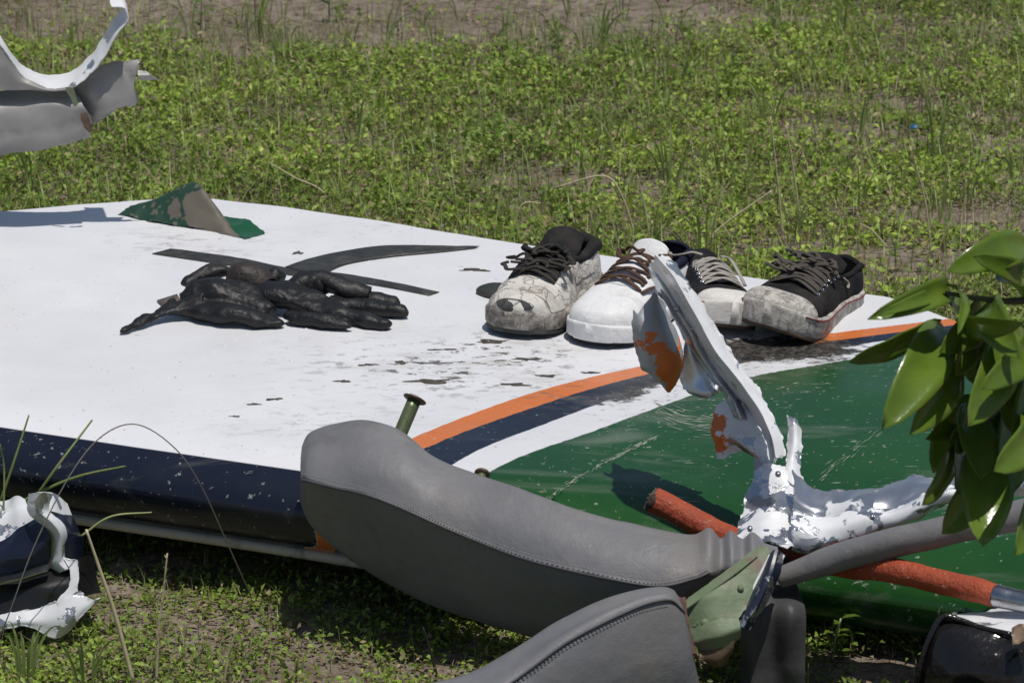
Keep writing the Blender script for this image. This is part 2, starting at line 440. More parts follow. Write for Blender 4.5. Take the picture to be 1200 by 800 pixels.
mk('bottom_skin', V, grid_faces(len(ts[::4]), 5), M_LIP, root)
# pale lower lip along the leading edge
V = []
lt = [t for t in ts[::3] if t < .5]
for t in lt:
    n = nose(t); w = .002*mnoise.noise(n*5)
    for s, z in ((.05, ZB+.005), (.030, ZB+.002+w), (.027, ZB-.003+w), (.03, ZB-.010+w), (.05, ZB-.011)):
        p = n+pc_*s; p.z = z; V.append(p)
mk('lower_lip', V, grid_faces(len(lt), 5), M_LIP, root)
# rivet rows, flush domes along the ribs
parts = []
def rivet(p, r=.0024):
    v = [p+Vector((r*math.cos(a*math.pi/3), r*math.sin(a*math.pi/3), 0)) for a in range(6)]+[p+Vector((r*.5*math.cos(a*math.pi/3), r*.5*math.sin(a*math.pi/3), .0009)) for a in range(6)]
    return v, [(a, (a+1) % 6, 6+(a+1) % 6, 6+a) for a in range(6)]+[tuple(range(6, 12))]
def zpanel(x, y):
    q = Vector((x, y, 0))-N0; tt = q.dot(pd); s = q.dot(pc_)-.115*droop(tt)
    return ptop(max(0, s), 1)-dz_(tt, s)+(.0035*mnoise.noise(Vector((x*2.3, y*2.3, 1)))+.0016*mnoise.noise(Vector((x*8, y*8, 4))))*min(1, max(0, s)/.1)
for t in (-.62, -.3, .02, .34, .66):
    n = N0+pd*t; c = chord(n)
    for s in np.arange(.16, c-.03, .032):
        p = n+pc_*float(s); p.z = zpanel(p.x, p.y)+.0002; (stripe(*proj(p)) < -.3) and parts.append(rivet(p))
for fr in (.45, .8):
    for t in np.arange(-.9, 1.1, .034):
        n = N0+pd*float(t); c = chord(n); p = n+pc_*(.13+(c-.13)*fr); p.z = zpanel(p.x, p.y)+.0002; (stripe(*proj(p)) < -.3) and parts.append(rivet(p))
V, F = join_geo(parts)
rv = mk('rivet_row', V, F, simple('rivet_paint', (.76, .77, .79), (.72, .73, .76), .3, 30), root); rv['kind'] = 'stuff'
def onp(u, v, h=0):
    p = P(u, v, z=ZT)
    for _ in range(4): p = P(u, v, z=zpanel(p.x, p.y))
    p.z += h; return p
def scuff(line, n, spread, ln, seed):
    rr = random.Random(seed); parts = []; pts = cr([(a, b, 0) for a, b in line], 60)
    for i in range(n):
        k = rr.randrange(59); a = pts[k]; d = (pts[k+1]-a).normalized(); o_ = rr.gauss(0, spread); l = ln*rr.uniform(.2, 1); w = rr.uniform(.25, .8)
        q = [(a.x+d.x*l*e+(-d.y)*(o_+f*w), a.y+d.y*l*e+d.x*(o_+f*w)) for e, f in ((-1, 0), (-.3, .5), (1, 0), (-.2, -.5))]
        parts.append(([onp(x_, y_, .0007) for x_, y_ in q], [(0, 1, 2, 3)]))
    V, F = join_geo(parts); o = mk('scuff_mark', V, F, M_SCUFF, root, smooth=False); o['kind'] = 'stuff'
M_SCUFF = simple('scuffed_paint', (.2, .25, .19), (.32, .35, .29), .8, 60)
scuff([(640, 586), (690, 552), (735, 528), (770, 512)], 150, 1.3, 5, 1); scuff([(770, 480), (800, 492), (835, 496)], 70, 6, 14, 2); scuff([(700, 500), (800, 480), (900, 462), (1000, 445)], 110, 14, 5, 3); scuff([(960, 560), (1010, 520), (1060, 480)], 60, 3, 7, 4)
def strip(name, top, bot, m, h=.0012, n=30):
    a = cr([onp(*q, h) for q in top], n); b = cr([onp(*q, h) for q in bot], n)
    for q in a+b: q.z = zpanel(q.x, q.y)+h
    V = []
    for i in range(n):
        for k in range(5): 
            p = a[i].lerp(b[i], k/4); p.z = zpanel(p.x, p.y)+h+.0006*mnoise.noise(p*60); V.append(p)
    return mk(name, V, grid_faces(n, 5), m, root, solid=.0006, off=0)
strip('black_tape', [(200, 292), (280, 303), (340, 315), (420, 324), (515, 343)], [(178, 298), (270, 312), (340, 323), (420, 332), (503, 347)], M_TAPE)
strip('black_tape', [(334, 314), (380, 300), (440, 290), (500, 289), (562, 290)], [(375, 325), (405, 311), (450, 303), (510, 297), (556, 292)], M_TAPE, .002)
# open inspection hole drawn as a flat dark disc, its shade put into the colour
def disc(name, cu, cv, ru, rv, m, parent, h, n=24, rr=.1, seed=0):
    c = onp(cu, cv, h); V = [c]; 
    for i in range(n):
        a = 2*math.pi*i/n; k = 1+rr*mnoise.noise(Vector((math.cos(a)*1.5, math.sin(a)*1.5, seed)))
        V.append(onp(cu+ru*k*math.cos(a), cv+rv*k*math.sin(a), h))
    return V, [(0, 1+i, 1+(i+1) % n) for i in range(n)]
V, F = disc('x', 585, 343, 26, 8, None, None, .0022, rr=.15)
mk('hole_shade_disc', V, F, simple('olive_black', (.03, .034, .026), (.045, .045, .035), .6, 50), root, solid=.003, off=-1)

# ------------------------------------------------------------------ ground cover, nobody could count it
def colattr(o, cols):
    a = o.data.attributes.new('col', 'FLOAT_COLOR', 'POINT'); a.data.foreach_set('color', np.asarray(cols, dtype=np.float32).ravel())
def npmesh(name, co_, quads, m):
    me = bpy.data.meshes.new(name); n, f = len(co_), len(quads); k = quads.shape[1]
    me.vertices.add(n); me.vertices.foreach_set('co', co_.astype(np.float32).ravel())
    me.loops.add(f*k); me.loops.foreach_set('vertex_index', quads.astype(np.int32).ravel())
    me.polygons.add(f); me.polygons.foreach_set('loop_start', np.arange(0, f*k, k, dtype=np.int32)); me.polygons.foreach_set('loop_total', np.full(f, k, np.int32))
    me.update(calc_edges=True); me.validate()
    o = bpy.data.objects.new(name, me); COL.objects.link(o); me.materials.append(m); return o
def vnoise(x, y, s, seed):
    """smooth value noise on arrays"""
    r = np.random.default_rng(seed); T = r.random((64, 64)); X, Yv = x*s+100, y*s+100
    i, j = np.floor(X).astype(int), np.floor(Yv).astype(int); fx, fy = X-i, Yv-j
    fx, fy = fx*fx*(3-2*fx), fy*fy*(3-2*fy); i %= 64; j %= 64; i2, j2 = (i+1) % 64, (j+1) % 64
    return (T[i, j]*(1-fx)+T[i2, j]*fx)*(1-fy)+(T[i, j2]*(1-fx)+T[i2, j2]*fx)*fy
def npproj(x, y):
    f = y*CP+H*SP; up = y*SP-H*CP
    return 600+FPX*x/f, 400-FPX*up/f
BARE = [(430, 10, 330, 45, 2.2), (250, 0, 200, 30, 1.2), (700, 12, 200, 22, .8), (620, 0, 220, 26, 1.0), (890, 62, 70, 12, .7), (980, 72, 130, 12, .7), (1180, 40, 60, 10, .5), (960, 148, 50, 10, .7),
        (1110, 250, 140, 22, 1.0), (1010, 292, 150, 14, 1.0), (720, 268, 110, 20, .8), (640, 150, 60, 10, .5), (330, 133, 60, 8, .6), (1190, 165, 50, 14, .8), (1130, 35, 80, 8, .5),
        (880, 300, 130, 16, 1.1), (1060, 120, 90, 14, .5), (700, 120, 70, 10, .4), (230, 150, 70, 10, .35), (560, 70, 60, 8, .35),
        (230, 735, 130, 20, .55), (330, 790, 200, 14, .3), (60, 770, 90, 22, .4), (160, 690, 70, 10, .4), (1030, 785, 90, 22, 1.2), (520, 775, 50, 20, .7)]
def bare(x, y):
    u, v = npproj(x, y); b = np.zeros_like(x)
    for cu, cv, su, sv, k in BARE: b += k*np.exp(-((u-cu)/su)**2-((v-cv)/sv)**2)
    return b+1.3*(vnoise(x, y, 3.2, 5)-.5)+1.0*(vnoise(x, y, 9, 6)-.5)+.5*(vnoise(x, y, 25, 8)-.5)
def scatter(n, x0, x1, y0, y1, lo, hi):
    x = nrg.uniform(x0, x1, n); y = nrg.uniform(y0, y1, n); b = bare(x, y)
    k = nrg.random(n) < np.clip((hi-b)/(hi-lo), .03, 1); return x[k], y[k]
def gza(x, y): return np.array([gz(a, b) for a, b in zip(x, y)])
def leaves(x, y, z, L, Wd, yaw, pit, roll):
    """folded four-corner leaves"""
    n = len(x); d = np.stack([np.cos(yaw)*np.cos(pit), np.sin(yaw)*np.cos(pit), np.sin(pit)], 1)
    s = np.stack([-np.sin(yaw), np.cos(yaw), np.zeros(n)], 1); up = np.cross(d, s)
    s2 = s*np.cos(roll)[:, None]+up*np.sin(roll)[:, None]; up2 = np.cross(d, s2)
    p = np.stack([x, y, z], 1); L_, W_ = L[:, None], Wd[:, None]
    a = p; c = p+d*L_-up2*L_*.12
    l = p+d*L_*.5+s2*W_+up2*W_*.35; r = p+d*L_*.5-s2*W_+up2*W_*.35
    co_ = np.stack([a, l, c, r], 1).reshape(-1, 3); q = np.arange(n*4).reshape(n, 4)
    tri = np.concatenate([q[:, [0, 1, 2]], q[:, [0, 2, 3]]])
    return co_, tri
def leafcols(x, y, n, h, bright=1.0):
    a = np.array([.125, .2, .028]); b = np.array([.27, .345, .055]); c = np.array([.04, .085, .018]); e = np.array([.2, .155, .085])
    t = nrg.random(n)[:, None]; w = np.clip(vnoise(x, y, 5, 9)*1.6-.3, 0, 1)[:, None]
    col = a*(1-t)+b*t; col = col*(1-.5*w)+c*.5*w
    k = nrg.random(n) < .12+.22*np.clip(bare(x, y), 0, 1); col[k] = e*nrg.uniform(.6, 1.4, (k.sum(), 1))
    k = nrg.random(n) < .2; col[k] = col[k]*.55
    return col*bright*nrg.uniform(.75, 1.25, (n, 1))
def cover(name, label, sprigs, per, hmax, lsz, bright=1.0):
    x, y = sprigs; n = len(x); z0 = gza(x, y)
    ht = hmax*(.15+1.2*vnoise(x, y, 7, 3)**1.5)*nrg.uniform(.4, 1.1, n)
    X = np.repeat(x, per); Yv = np.repeat(y, per); Z = np.repeat(z0, per); Ht = np.repeat(ht, per); m = n*per
    fr = nrg.random(m)**.7; an = nrg.uniform(0, 2*np.pi, m); rad = nrg.uniform(.002, .018, m)*(1+Ht*8)
    X = X+np.cos(an)*rad; Yv = Yv+np.sin(an)*rad; Z = Z+Ht*fr
    L = lsz*nrg.uniform(.6, 1.35, m); Wd = L*nrg.uniform(.22, .36, m)
    co_, tri = leaves(X, Yv, Z, L, Wd, an+nrg.normal(0, .5, m), nrg.normal(.35, .45, m), nrg.normal(0, .5, m))
    o = npmesh(name, co_, tri, M_COVER); cols = np.ones((m*4, 4)); cols[:, :3] = np.repeat(leafcols(X, Yv, m, fr, bright), 4, 0)
    colattr(o, cols); o['kind'] = 'stuff'; o['label'] = label; o['category'] = 'ground cover'; return o
cover('creeping_weeds', 'dense low creeping weeds with small oval leaves beyond the panel', scatter(80000, -2.1, 2.1, 5.0, 9.6, .05, .72), 6, .062, .013, 1.75)
cover('trampled_weeds', 'short trampled weeds in front of and beneath the panel', scatter(34000, -1.5, 1.5, 3.7, 5.0, .2, .9), 6, .026, .0085, 1.5)
def bladesgeo(x, y, z, L, w, yaw, lean, seg=3):
    n = len(x); vs_ = []; d = np.stack([np.cos(yaw), np.sin(yaw)], 1); s = np.stack([-np.sin(yaw), np.cos(yaw)], 1)
    for k in range(seg+1):
        t = k/seg; out = lean*L*t*t; up = L*t*(1-.35*np.abs(lean)*t)
        ww = w*(1-t*.93)
        for sg in (-1, 1):
            vs_.append(np.stack([x+d[:, 0]*out+s[:, 0]*ww*sg, y+d[:, 1]*out+s[:, 1]*ww*sg, z+up], 1))
    co_ = np.stack(vs_, 1).reshape(-1, 3); b = np.arange(n)[:, None]*(2*(seg+1))
    q = np.concatenate([b+np.array([2*k, 2*k+1, 2*k+3, 2*k+2]) for k in range(seg)])
    return co_, q
def blades(name, label, pts, L0, L1, w, straw=.25):
    x, y = pts; n = len(x); L = nrg.uniform(L0, L1, n)
    co_, q = bladesgeo(x, y, gza(x, y), L, w*nrg.uniform(.6, 1.3, n), nrg.uniform(0, 6.28, n), nrg.uniform(.1, 1.1, n))
    o = npmesh(name, co_, q, M_BLADE)
    c = np.array([.22, .3, .075])*nrg.uniform(.6, 1.5, (n, 1)); k = nrg.random(n) < straw
    c[k] = np.array([.4, .34, .19])*nrg.uniform(.5, 1.2, (k.sum(), 1))
    cols = np.ones((len(co_), 4)); cols[:, :3] = np.repeat(c, 8, 0); colattr(o, cols); o['kind'] = 'stuff'; o['label'] = label; o['category'] = 'grass'; return o
blades('short_grass', 'sparse short grass blades mixed into the creeping weeds', scatter(60000, -2.1, 2.1, 5.0, 9.6, .3, 1.9), .025, .12, .0011, .38)
blades('stubble_grass', 'fine green and straw grass stubble in front of the panel', scatter(16000, -1.5, 1.5, 3.7, 5.0, .3, 1.5), .01, .04, .0008, .5)
x = nrg.uniform(-2.1, 2.1, 9000); y = nrg.uniform(3.7, 9.6, 9000)
co_, tri = leaves(x, y, gza(x, y)+nrg.uniform(.001, .006, 9000), nrg.uniform(.006, .035, 9000), nrg.uniform(.0012, .004, 9000), nrg.uniform(0, 6.28, 9000), nrg.normal(0, .12, 9000), nrg.normal(0, .3, 9000))
o = npmesh('dry_litter', co_, tri, M_COVER); cols = np.ones((36000, 4)); t = nrg.random((9000, 1))
cols[:, :3] = np.repeat(np.array([.16, .115, .075])*(1-t)+np.array([.34, .28, .2])*t, 4, 0); colattr(o, cols); o['kind'] = 'stuff'; o['label'] = 'dead leaf bits and straw scattered on bare soil'; o['category'] = 'litter'

# ------------------------------------------------------------------ single grasses, stalks and weeds
M_STRAW = simple('straw_stalk', (.58, .5, .33), (.45, .38, .24), .7, 60)
M_STALKG = simple('green_stalk', (.28, .33, .13), (.36, .38, .18), .6, 60)
M_GBLADE = m_leaf('green_grass', (.24, .31, .1), (.33, .38, .15), .45, .45, 25)
M_WEED = m_leaf('weed_leaf', (.1, .17, .025), (.15, .22, .03), .4, .4, 30)
def ribbon_geo(path, w, n=9):
    pts = cr(path, n); V = []
    for i, p in enumerate(pts):
        d = (pts[min(i+1, n-1)]-pts[max(i-1, 0)]).normalized(); s = d.cross(Vector((0, 1, .3))).normalized()
        ww = w*min(1, .5+i/n*2)*(1-(i/(n-1))**2.2)+.0002
        V += [p-s*ww, p+Vector((0, ww*.5, 0)), p+s*ww]
    return V, grid_faces(n, 3)
def tuft(u, v, n, h, label, w=.0035, spread=.6, group=None):
    b = P(u, v, z=0); r = empty('grass_tuft', b, label, 'grass tuft', group)
    for i in range(n):
        a = rng.uniform(0, 6.28); L = h*rng.uniform(.55, 1.1); sp = rng.uniform(.1, spread)
        d = Vector((math.cos(a), math.sin(a), 0))
        p0 = b+d*.008; path = [p0-Vector((0, 0, .01)), p0+Vector((0, 0, L*.45))+d*L*sp*.25, p0+Vector((0, 0, L*(.85-.25*sp)))+d*L*sp*.65, p0+Vector((0, 0, L*(.95-.55*sp)))+d*L*sp]
        V, F = ribbon_geo(path, w*rng.uniform(.7, 1.2)); mk('blade', V, F, M_GBLADE, r)
    return r
TUF = [(1098, 185, 9, .17, 'tall upright grass tuft beside the small blue scrap'), (785, 232, 10, .17, 'blue-green grass tuft behind the white shoes'),
       (1005, 165, 7, .1, 'short grass tuft behind the pale seed stalks'), (900, 150, 6, .13, 'loose grass tuft in the middle of the weedy field'),
       (1190, 210, 8, .09, 'low grass tuft at the edge of a bare soil patch'), (700, 60, 7, .14, 'wispy grass tuft growing at the bare soil strip'),
       (300, 40, 9, .14, 'thin grass tuft on the bare soil beyond the torn metal'), (330, 75, 8, .11, 'bushy grass tuft where weeds meet bare soil'),
       (40, 225, 7, .13, 'grass tuft behind the blue-shaded panel corner'), (415, 180, 6, .12, 'grass tuft with upright blades behind the panel far edge'),
       (825, 300, 7, .1, 'grass tuft just behind the black canvas shoes'), (870, 230, 6, .12, 'grass tuft between pale dry stalks'),
       (590, 260, 5, .09, 'small grass tuft close behind the dirty running shoe'), (30, 795, 12, .08, 'bright green grass tuft below the crushed nose piece'),
       (100, 800, 8, .07, 'short green grass tuft on the bare foreground soil'), (345, 800, 6, .05, 'tiny grass tuft before the grey cushion'),
       (730, 20, 6, .12, 'faint grass tuft at the far end of the soil strip'), (985, 40, 7, .1, 'far grass tuft in the thin weeds'), (975, 760, 8, .04, 'low sprout between the cushion and the black box'),
       (1110, 120, 6, .1, 'grass tuft behind the small blue scrap')]
for a in TUF: tuft(*a, w=.0015)
for i in range(26):
    tuft(rng.uniform(140, 790), rng.uniform(8, 62), rng.choice((3, 4, 5)), rng.uniform(.06, .13), 'wispy thin grass tuft on the bare soil strip beyond the weeds', w=.0011, spread=.9, group='wispy tufts on the soil strip')
for i in range(30):
    tuft(rng.uniform(640, 1200), rng.uniform(40, 300), rng.choice((4, 5, 6)), rng.uniform(.05, .1), 'small pale grass tuft among the weeds behind the shoes', w=.0012, spread=.9, group='pale tufts among the weeds')
def stalk(pts, m, label, r=.0012, head=None, name='dry_stalk', cat='grass stalk', group=None):
    """pts: (u, v, Y) along the stalk from its foot"""
    path = [P(u, v, Y=Y) for u, v, Y in pts]
    b = path[0]; rt = empty(name, b, label, cat, group)
    r *= 1.5
    tube('stem', path, [r, r*.85, r*.5], m, rt, 6, 22)
    if head:
        n = 26; pp = cr(path, 40)[-int(40*head):]; parts = []
        for i in range(n):
            q = pp[int(i/n*(len(pp)-1))]; a = rng.uniform(0, 6.28); d = Vector((math.cos(a)*.6, math.sin(a)*.6, .9)).normalized()
            s = d.cross(Vector((0, 0, 1))).normalized()*.0009; L = .006
            parts.append(([q, q+d*L*.5+s, q+d*L, q+d*L*.5-s], [(0, 1, 2, 3)]))
        V, F = join_geo(parts); mk('seed_head', V, F, M_STRAW, rt, smooth=False)
    return rt
def gy(u, v): return P(u, v, z=0).y
def st(u, v, *more, **k):
    Y = gy(u, v); return [(u, v, Y)]+[(a, b, Y) for a, b in more]
stalk(st(918, 285, (912, 220), (903, 137)), M_STRAW, 'tall pale upright seed stalk behind the canvas shoes', .0016, .5)
stalk(st(938, 260, (930, 200), (921, 147)), M_STRAW, 'pale leaning seed stalk beside the tallest one', .0014, .4)
stalk(st(822, 290, (850, 262), (905, 223)), M_STRAW, 'straight straw stem slanting up behind the canvas shoes', .0014)
stalk(st(835, 280, (843, 240), (848, 210)), M_STRAW, 'short bent straw stem by the slanting one', .001)
stalk(st(830, 265, (818, 215), (809, 165)), M_STALKG, 'pale green stalk with a white tip behind the shoes', .0013, .3)
stalk(st(745, 278, (728, 228), (706, 206), (650, 220)), M_STRAW, 'straw stem folded over behind the white shoe', .0013)
stalk(st(762, 290, (757, 250), (747, 205)), M_STRAW, 'thin upright straw stem behind the brown laces', .0012)
stalk(st(1092, 300, (1083, 230), (1066, 172)), M_STRAW, 'reddish straw stalk rising from the bare soil patch', .0012, .25)
stalk(st(1130, 255, (1131, 230), (1132, 212)), M_STRAW, 'short seed spike on the bare soil patch', .0012, .6)
stalk(st(390, 245, (375, 222), (345, 208), (315, 190)), M_STRAW, 'pale stem with fluffy base drooping behind the panel edge', .0013)
stalk(st(425, 93, (412, 97), (388, 97)), M_STRAW, 'white straw lying flat in the weeds', .0018)
stalk(st(437, 105, (430, 70), (424, 40)), M_STRAW, 'thin upright stem near the flat white straw', .0011)
stalk(st(960, 110, (950, 80), (946, 50)), M_STALKG, 'pale seed spike in the far weeds', .0013, .5)
stalk(st(600, 275, (612, 240), (634, 238)), M_STRAW, 'curved straw behind the panel above the runner', .0012)
stalk(st(1040, 290, (1022, 270), (1008, 262)), M_STRAW, 'short slanting straw on soil behind the dark shoe', .0012)
# foreground stems
stalk(st(157, 802, (135, 720), (118, 670), (101, 620)), M_STRAW, 'yellow straw blade leaning over the crushed nose piece', .0019)
stalk(st(183, 800, (186, 740), (192, 690), (196, 648)), M_STRAW, 'upright fuzzy seed stalk on the foreground soil', .0013, .75)
stalk(st(262, 800, (268, 770), (277, 735)), M_STRAW, 'short fuzzy seed stalk on the foreground soil', .0012, .75)
stalk(st(512, 792, (505, 765), (496, 735)), M_BLACK, 'dark bare twig standing before the grey cushion', .0014, name='twig', cat='twig')
stalk([(-10, 640, 4.5), (28, 600, 4.5), (68, 545, 4.5), (108, 492, 4.55)], M_GBLADE, 'long green blade slanting across the navy edge', .0016, name='lone_grass')
stalk([(-4, 600, 4.5), (15, 545, 4.5), (34, 486, 4.52)], M_GBLADE, 'green blade standing close to the frame side of the navy edge', .0014, name='lone_grass')
stalk([(-15, 610, 4.5), (50, 575, 4.5), (95, 557, 4.5), (147, 546, 4.5)], M_GBLADE, 'green blade bending flat along the navy edge', .0016, name='lone_grass')
stalk([(95, 628, 4.45), (130, 605, 4.45), (178, 600, 4.45)], M_STALKG, 'thin stem poking past the crushed nose piece', .0011, name='lone_grass')
stalk([(0, 690, 4.4), (5, 560, 4.45), (0, 520, 4.45)], M_GBLADE, 'short blade at the navy edge', .001, name='lone_grass')
Yw = [gy(296, 700), 4.35, 4.32, 4.3, 4.3, 4.3, 4.3]
w = tube('wire', [P(u, v, Y=Y) for (u, v), Y in zip(((296, 702), (268, 640), (236, 570), (205, 525), (160, 497), (118, 512), (80, 560), (40, 640), (12, 715), (-6, 760)), (gy(296, 702), 4.42, 4.38, 4.36, 4.34, 4.34, 4.32, 4.3, 4.29, gy(-6, 760)))], [.0008], M_TWINE, None, 6, 60)
setbase(w, P(296, 702, z=0)); tag(w, 'thin grey wire arching up from the soil before the navy edge', 'wire')
def weed(u, v, h, n, label, ls=.03, name='weed_plant'):
    b = P(u, v, z=0); r = empty(name, b, label, 'weed')
    d0 = Vector((rng.uniform(-.2, .2), rng.uniform(-.1, .1), 1)); path = [b-Vector((0, 0, .01)), b+d0*h*.5, b+Vector((d0.x*h*1.5, 0, h))]
    tube('stem', path, [.002, .0012], M_STALKG, r, 6, 10); pp = cr(path, n+2)
    for i in range(n):
        q = pp[i+2 if i+2 < len(pp) else -1]; a = i*2.4+rng.uniform(-.4, .4); L = ls*rng.uniform(.6, 1.2)
        d = Vector((math.cos(a), math.sin(a), rng.uniform(.0, .6))).normalized(); s = d.cross(Vector((0, 0, 1))).normalized(); up = s.cross(d)
        V = [q, q+d*L*.3+s*L*.2+up*L*.06, q+d*L*.7+s*L*.17+up*L*.02, q+d*L-up*L*.12, q+d*L*.7-s*L*.17+up*L*.02, q+d*L*.3-s*L*.2+up*L*.06, q+d*L*.5]
        mk('leaf', V, [(0, 1, 6), (1, 2, 6), (2, 3, 6), (3, 4, 6), (4, 5, 6), (5, 0, 6)], M_WEED, r)
    return r
weed(800, 95, .1, 9, 'dark leafy weed standing at the end of the soil strip')
weed(590, 60, .11, 10, 'tall weed with light leaves on the bare soil strip')
weed(385, 20, .07, 7, 'leafy weed in the bare soil behind the torn metal tail')
weed(235, 45, .08, 8, 'leafy weed close to the curled metal strip', .035)
weed(655, 75, .08, 8, 'broad-leaved weed on the edge of the soil strip')
weed(905, 40, .07, 7, 'small weed in the thin far growth')
weed(730, 75, .06, 6, 'low weed beside the dark leafy one')
weed(855, 310, .05, 6, 'low leafy weed right behind the canvas shoes', .02)
weed(1050, 312, .045, 7, 'low leafy weed behind the heel of the darkest shoe', .02)
weed(975, 770, .05, 9, 'bright leafy sprig between cushion and black box', .022)
weed(1000, 765, .03, 7, 'small leafy sprig at the foot of the black box', .02)
weed(300, 690, .012, 6, 'flat green rosette in the shade line of the panel', .02)
weed(410, 700, .014, 6, 'leafy sprig under the cushion end', .018)
sc = P(1072, 150, z=.006); V = [sc+Vector(q) for q in ((-.009, -.004, 0), (.007, -.006, .002), (.01, .004, .004), (0, .008, .006), (-.008, .005, .002))]
o = mk('blue_scrap', V, [(0, 1, 2, 3, 4)], simple('blue_plastic', (.02, .1, .3), (.03, .14, .36), .4, 60), solid=.002); setbase(o, sc); tag(o, 'small bright blue plastic scrap lying in the weeds', 'litter')

# ------------------------------------------------------------------ grey padded cushions
def stitches(name, path, parent, n, r=.0008, dash=.55):
    pts = cr(path, n*4); parts = []
    for i in range(n-1):
        a = pts[i*4]; b = pts[i*4+2]
        parts.append(tube_geo([a, a.lerp(b, .5), b], [r], 5, 3))
    V, F = join_geo(parts); o = mk(name, V, F, M_THREAD, parent); o['kind'] = 'stuff'; return o
STA = [(352, 532, 561, 584, 4.385, .045), (354, 521, 562, 594, 4.382, .054), (364, 507, 564, 614, 4.376, .062), (392, 497, 571, 641, 4.366, .068), (428, 493, 579, 668, 4.35, .07),
       (468, 505, 594, 692, 4.33, .07), (510, 537, 613, 711, 4.305, .066), (560, 558, 634, 729, 4.275, .062), (620, 578, 656, 746, 4.24, .06), (700, 606, 675, 770, 4.2, .056),
       (770, 621, 686, 768, 4.18, .052), (812, 627, 678, 740, 4.175, .045), (832, 619, 670, 718, 4.175, .041), (845, 631, 666, 704, 4.175, .03), (857, 622, 662, 698, 4.175, .036), (870, 632, 658, 688, 4.175, .026), (882, 624, 656, 686, 4.175, .031), (895, 632, 652, 678, 4.178, .024), (912, 630, 650, 668, 4.18, .02)]
c1 = empty('seat_cushion', P(600, 760, Y=4.2)*Vector((1, 1, 0)) if False else Vector((0, 4.24, 0)), 'long grey vinyl padded cushion with a piped seam leaning on the panel edge', 'cushion')
rings, seam, st1, st2 = [], [], [], []
for u, vt, vs_, vb, Yc, h in STA:
    q = [(vt, .38), (vt+.12*(vs_-vt), -.06), (vt+.55*(vs_-vt), -.66), (vs_-4, -.98), (vs_+4, -1.0), (vs_+.4*(vb-vs_), -.7), (vb, .15), (vb-.25*(vb-vt), .9), (vt+.3*(vb-vt), 1)]
    rings.append([P(u, v, Y=Yc+k*h) for v, k in q])
    if u > 352 and u < 840: seam.append(P(u, vs_+.5, Y=Yc-1.04*h-.0016)); st1.append(P(u, vs_-7, Y=Yc-1.0*h-.0012)); st2.append(P(u, vs_+6, Y=Yc-1.04*h))
body = loft('cushion_body', rings, 170, 72, M_VINYL, c1, jit=.0026)
tube('piping', seam, [.0017], M_PIPE, body, 8, 140)
stitches('stitching', st1, body, 150, .0006)
# second cushion, in front
c2 = empty('seat_cushion', Vector((.05, 4.02, 0)), 'shorter grey vinyl cushion torn open beside the olive bracket', 'cushion')
ST2 = [((440, 835), (455, 850), (470, 905), 3.9, .03), ((480, 806), (500, 838), (520, 900), 3.93, .05), ((545, 790), (562, 822), (590, 890), 3.96, .06), ((600, 762), (618, 786), (650, 885), 3.99, .062), ((650, 732), (665, 752), (700, 878), 4.01, .062),
       ((700, 708), (714, 726), (745, 870), 4.03, .06), ((745, 694), (756, 708), (790, 862), 4.05, .058), ((775, 690), (784, 703), (815, 850), 4.06, .056), ((788, 692), (797, 712), (824, 840), 4.065, .052), ((793, 697), (802, 718), (826, 830), 4.067, .045)]
rings, seam, st1 = [], [], []
for (ut, vt), (us, vs_), (ub, vb), Yc, h in ST2:
    L = lambda f: (ut+(ub-ut)*f, vt+(vb-vt)*f)
    rings.append([P(ut, vt, Y=Yc+.3*h), P((ut+us)/2, (vt+vs_)/2-2, Y=Yc-.45*h), P(us, vs_, Y=Yc-.9*h), P(*L(.6), Y=Yc-1.05*h), P(ub, vb, Y=Yc-.4*h), P(*L(.8), Y=Yc+.8*h), P(*L(.3), Y=Yc+1*h)])
    if us > 480: seam.append(P(us, vs_, Y=Yc-.95*h)); st1.append(P(us-3, vs_+7, Y=Yc-1.0*h))
body = loft('cushion_body', rings, 90, 48, M_VINYL, c2, jit=.0016)
tube('piping', seam, [.0014], M_PIPE, body, 8, 80)
stitches('stitching', st1, body, 90, .0006)
patch('torn_backing', [[P(791, 698, Y=4.06), P(802, 700, Y=4.07)], [P(799, 730, Y=4.035), P(807, 735, Y=4.05)], [P(812, 765, Y=4.02), P(817, 770, Y=4.04)]], 14, 8, simple('torn_foam', (.17, .1, .085), (.1, .05, .04), .9, 60, bs=.6), c2, jit=.003, rag=.003, solid=.003)
# grey cloth hanging under the frame, its shade put into a darker colour
o = patch('hanging_cloth', [[P(u, 652, Y=4.2) for u in (884, 892, 905, 916, 924)], [P(u, 690, Y=4.16+.01*math.sin(u*.16)) for u in (874, 887, 905, 923, 937)]]+[[P(u, v, Y=4.12+.007*math.sin(u*.2+v*.02)) for u in (868, 884, 905, 926, 943)] for v in (720, 780, 850)], 40, 40, M_VDARK, None, jit=.003, solid=.003)
setbase(o, P(905, 860, Y=4.12)); tag(o, 'grey cloth coloured dark for its shade, hanging down beneath the twisted metal frame', 'cloth')
# padded tube
o = tube('padded_tube', [P(915, 676, Y=4.15), P(950, 664, Y=4.14), P(1000, 648, Y=4.12), P(1080, 628, Y=4.09), P(1140, 614, Y=4.07), P(1200, 602, Y=4.05), P(1330, 572, Y=4.0), P(1500, 560, Y=3.95)], [.012, .016, .0175, .0172, .0172, .0172], M_VINYL, None, 22, 90)
for vtx in o.data.vertices: vtx.co += mnoise.noise_vector(vtx.co*22)*.002
setbase(o, P(1000, 648, Y=4.12)); tag(o, 'grey vinyl padded tube running along the bent metal arm', 'tube')
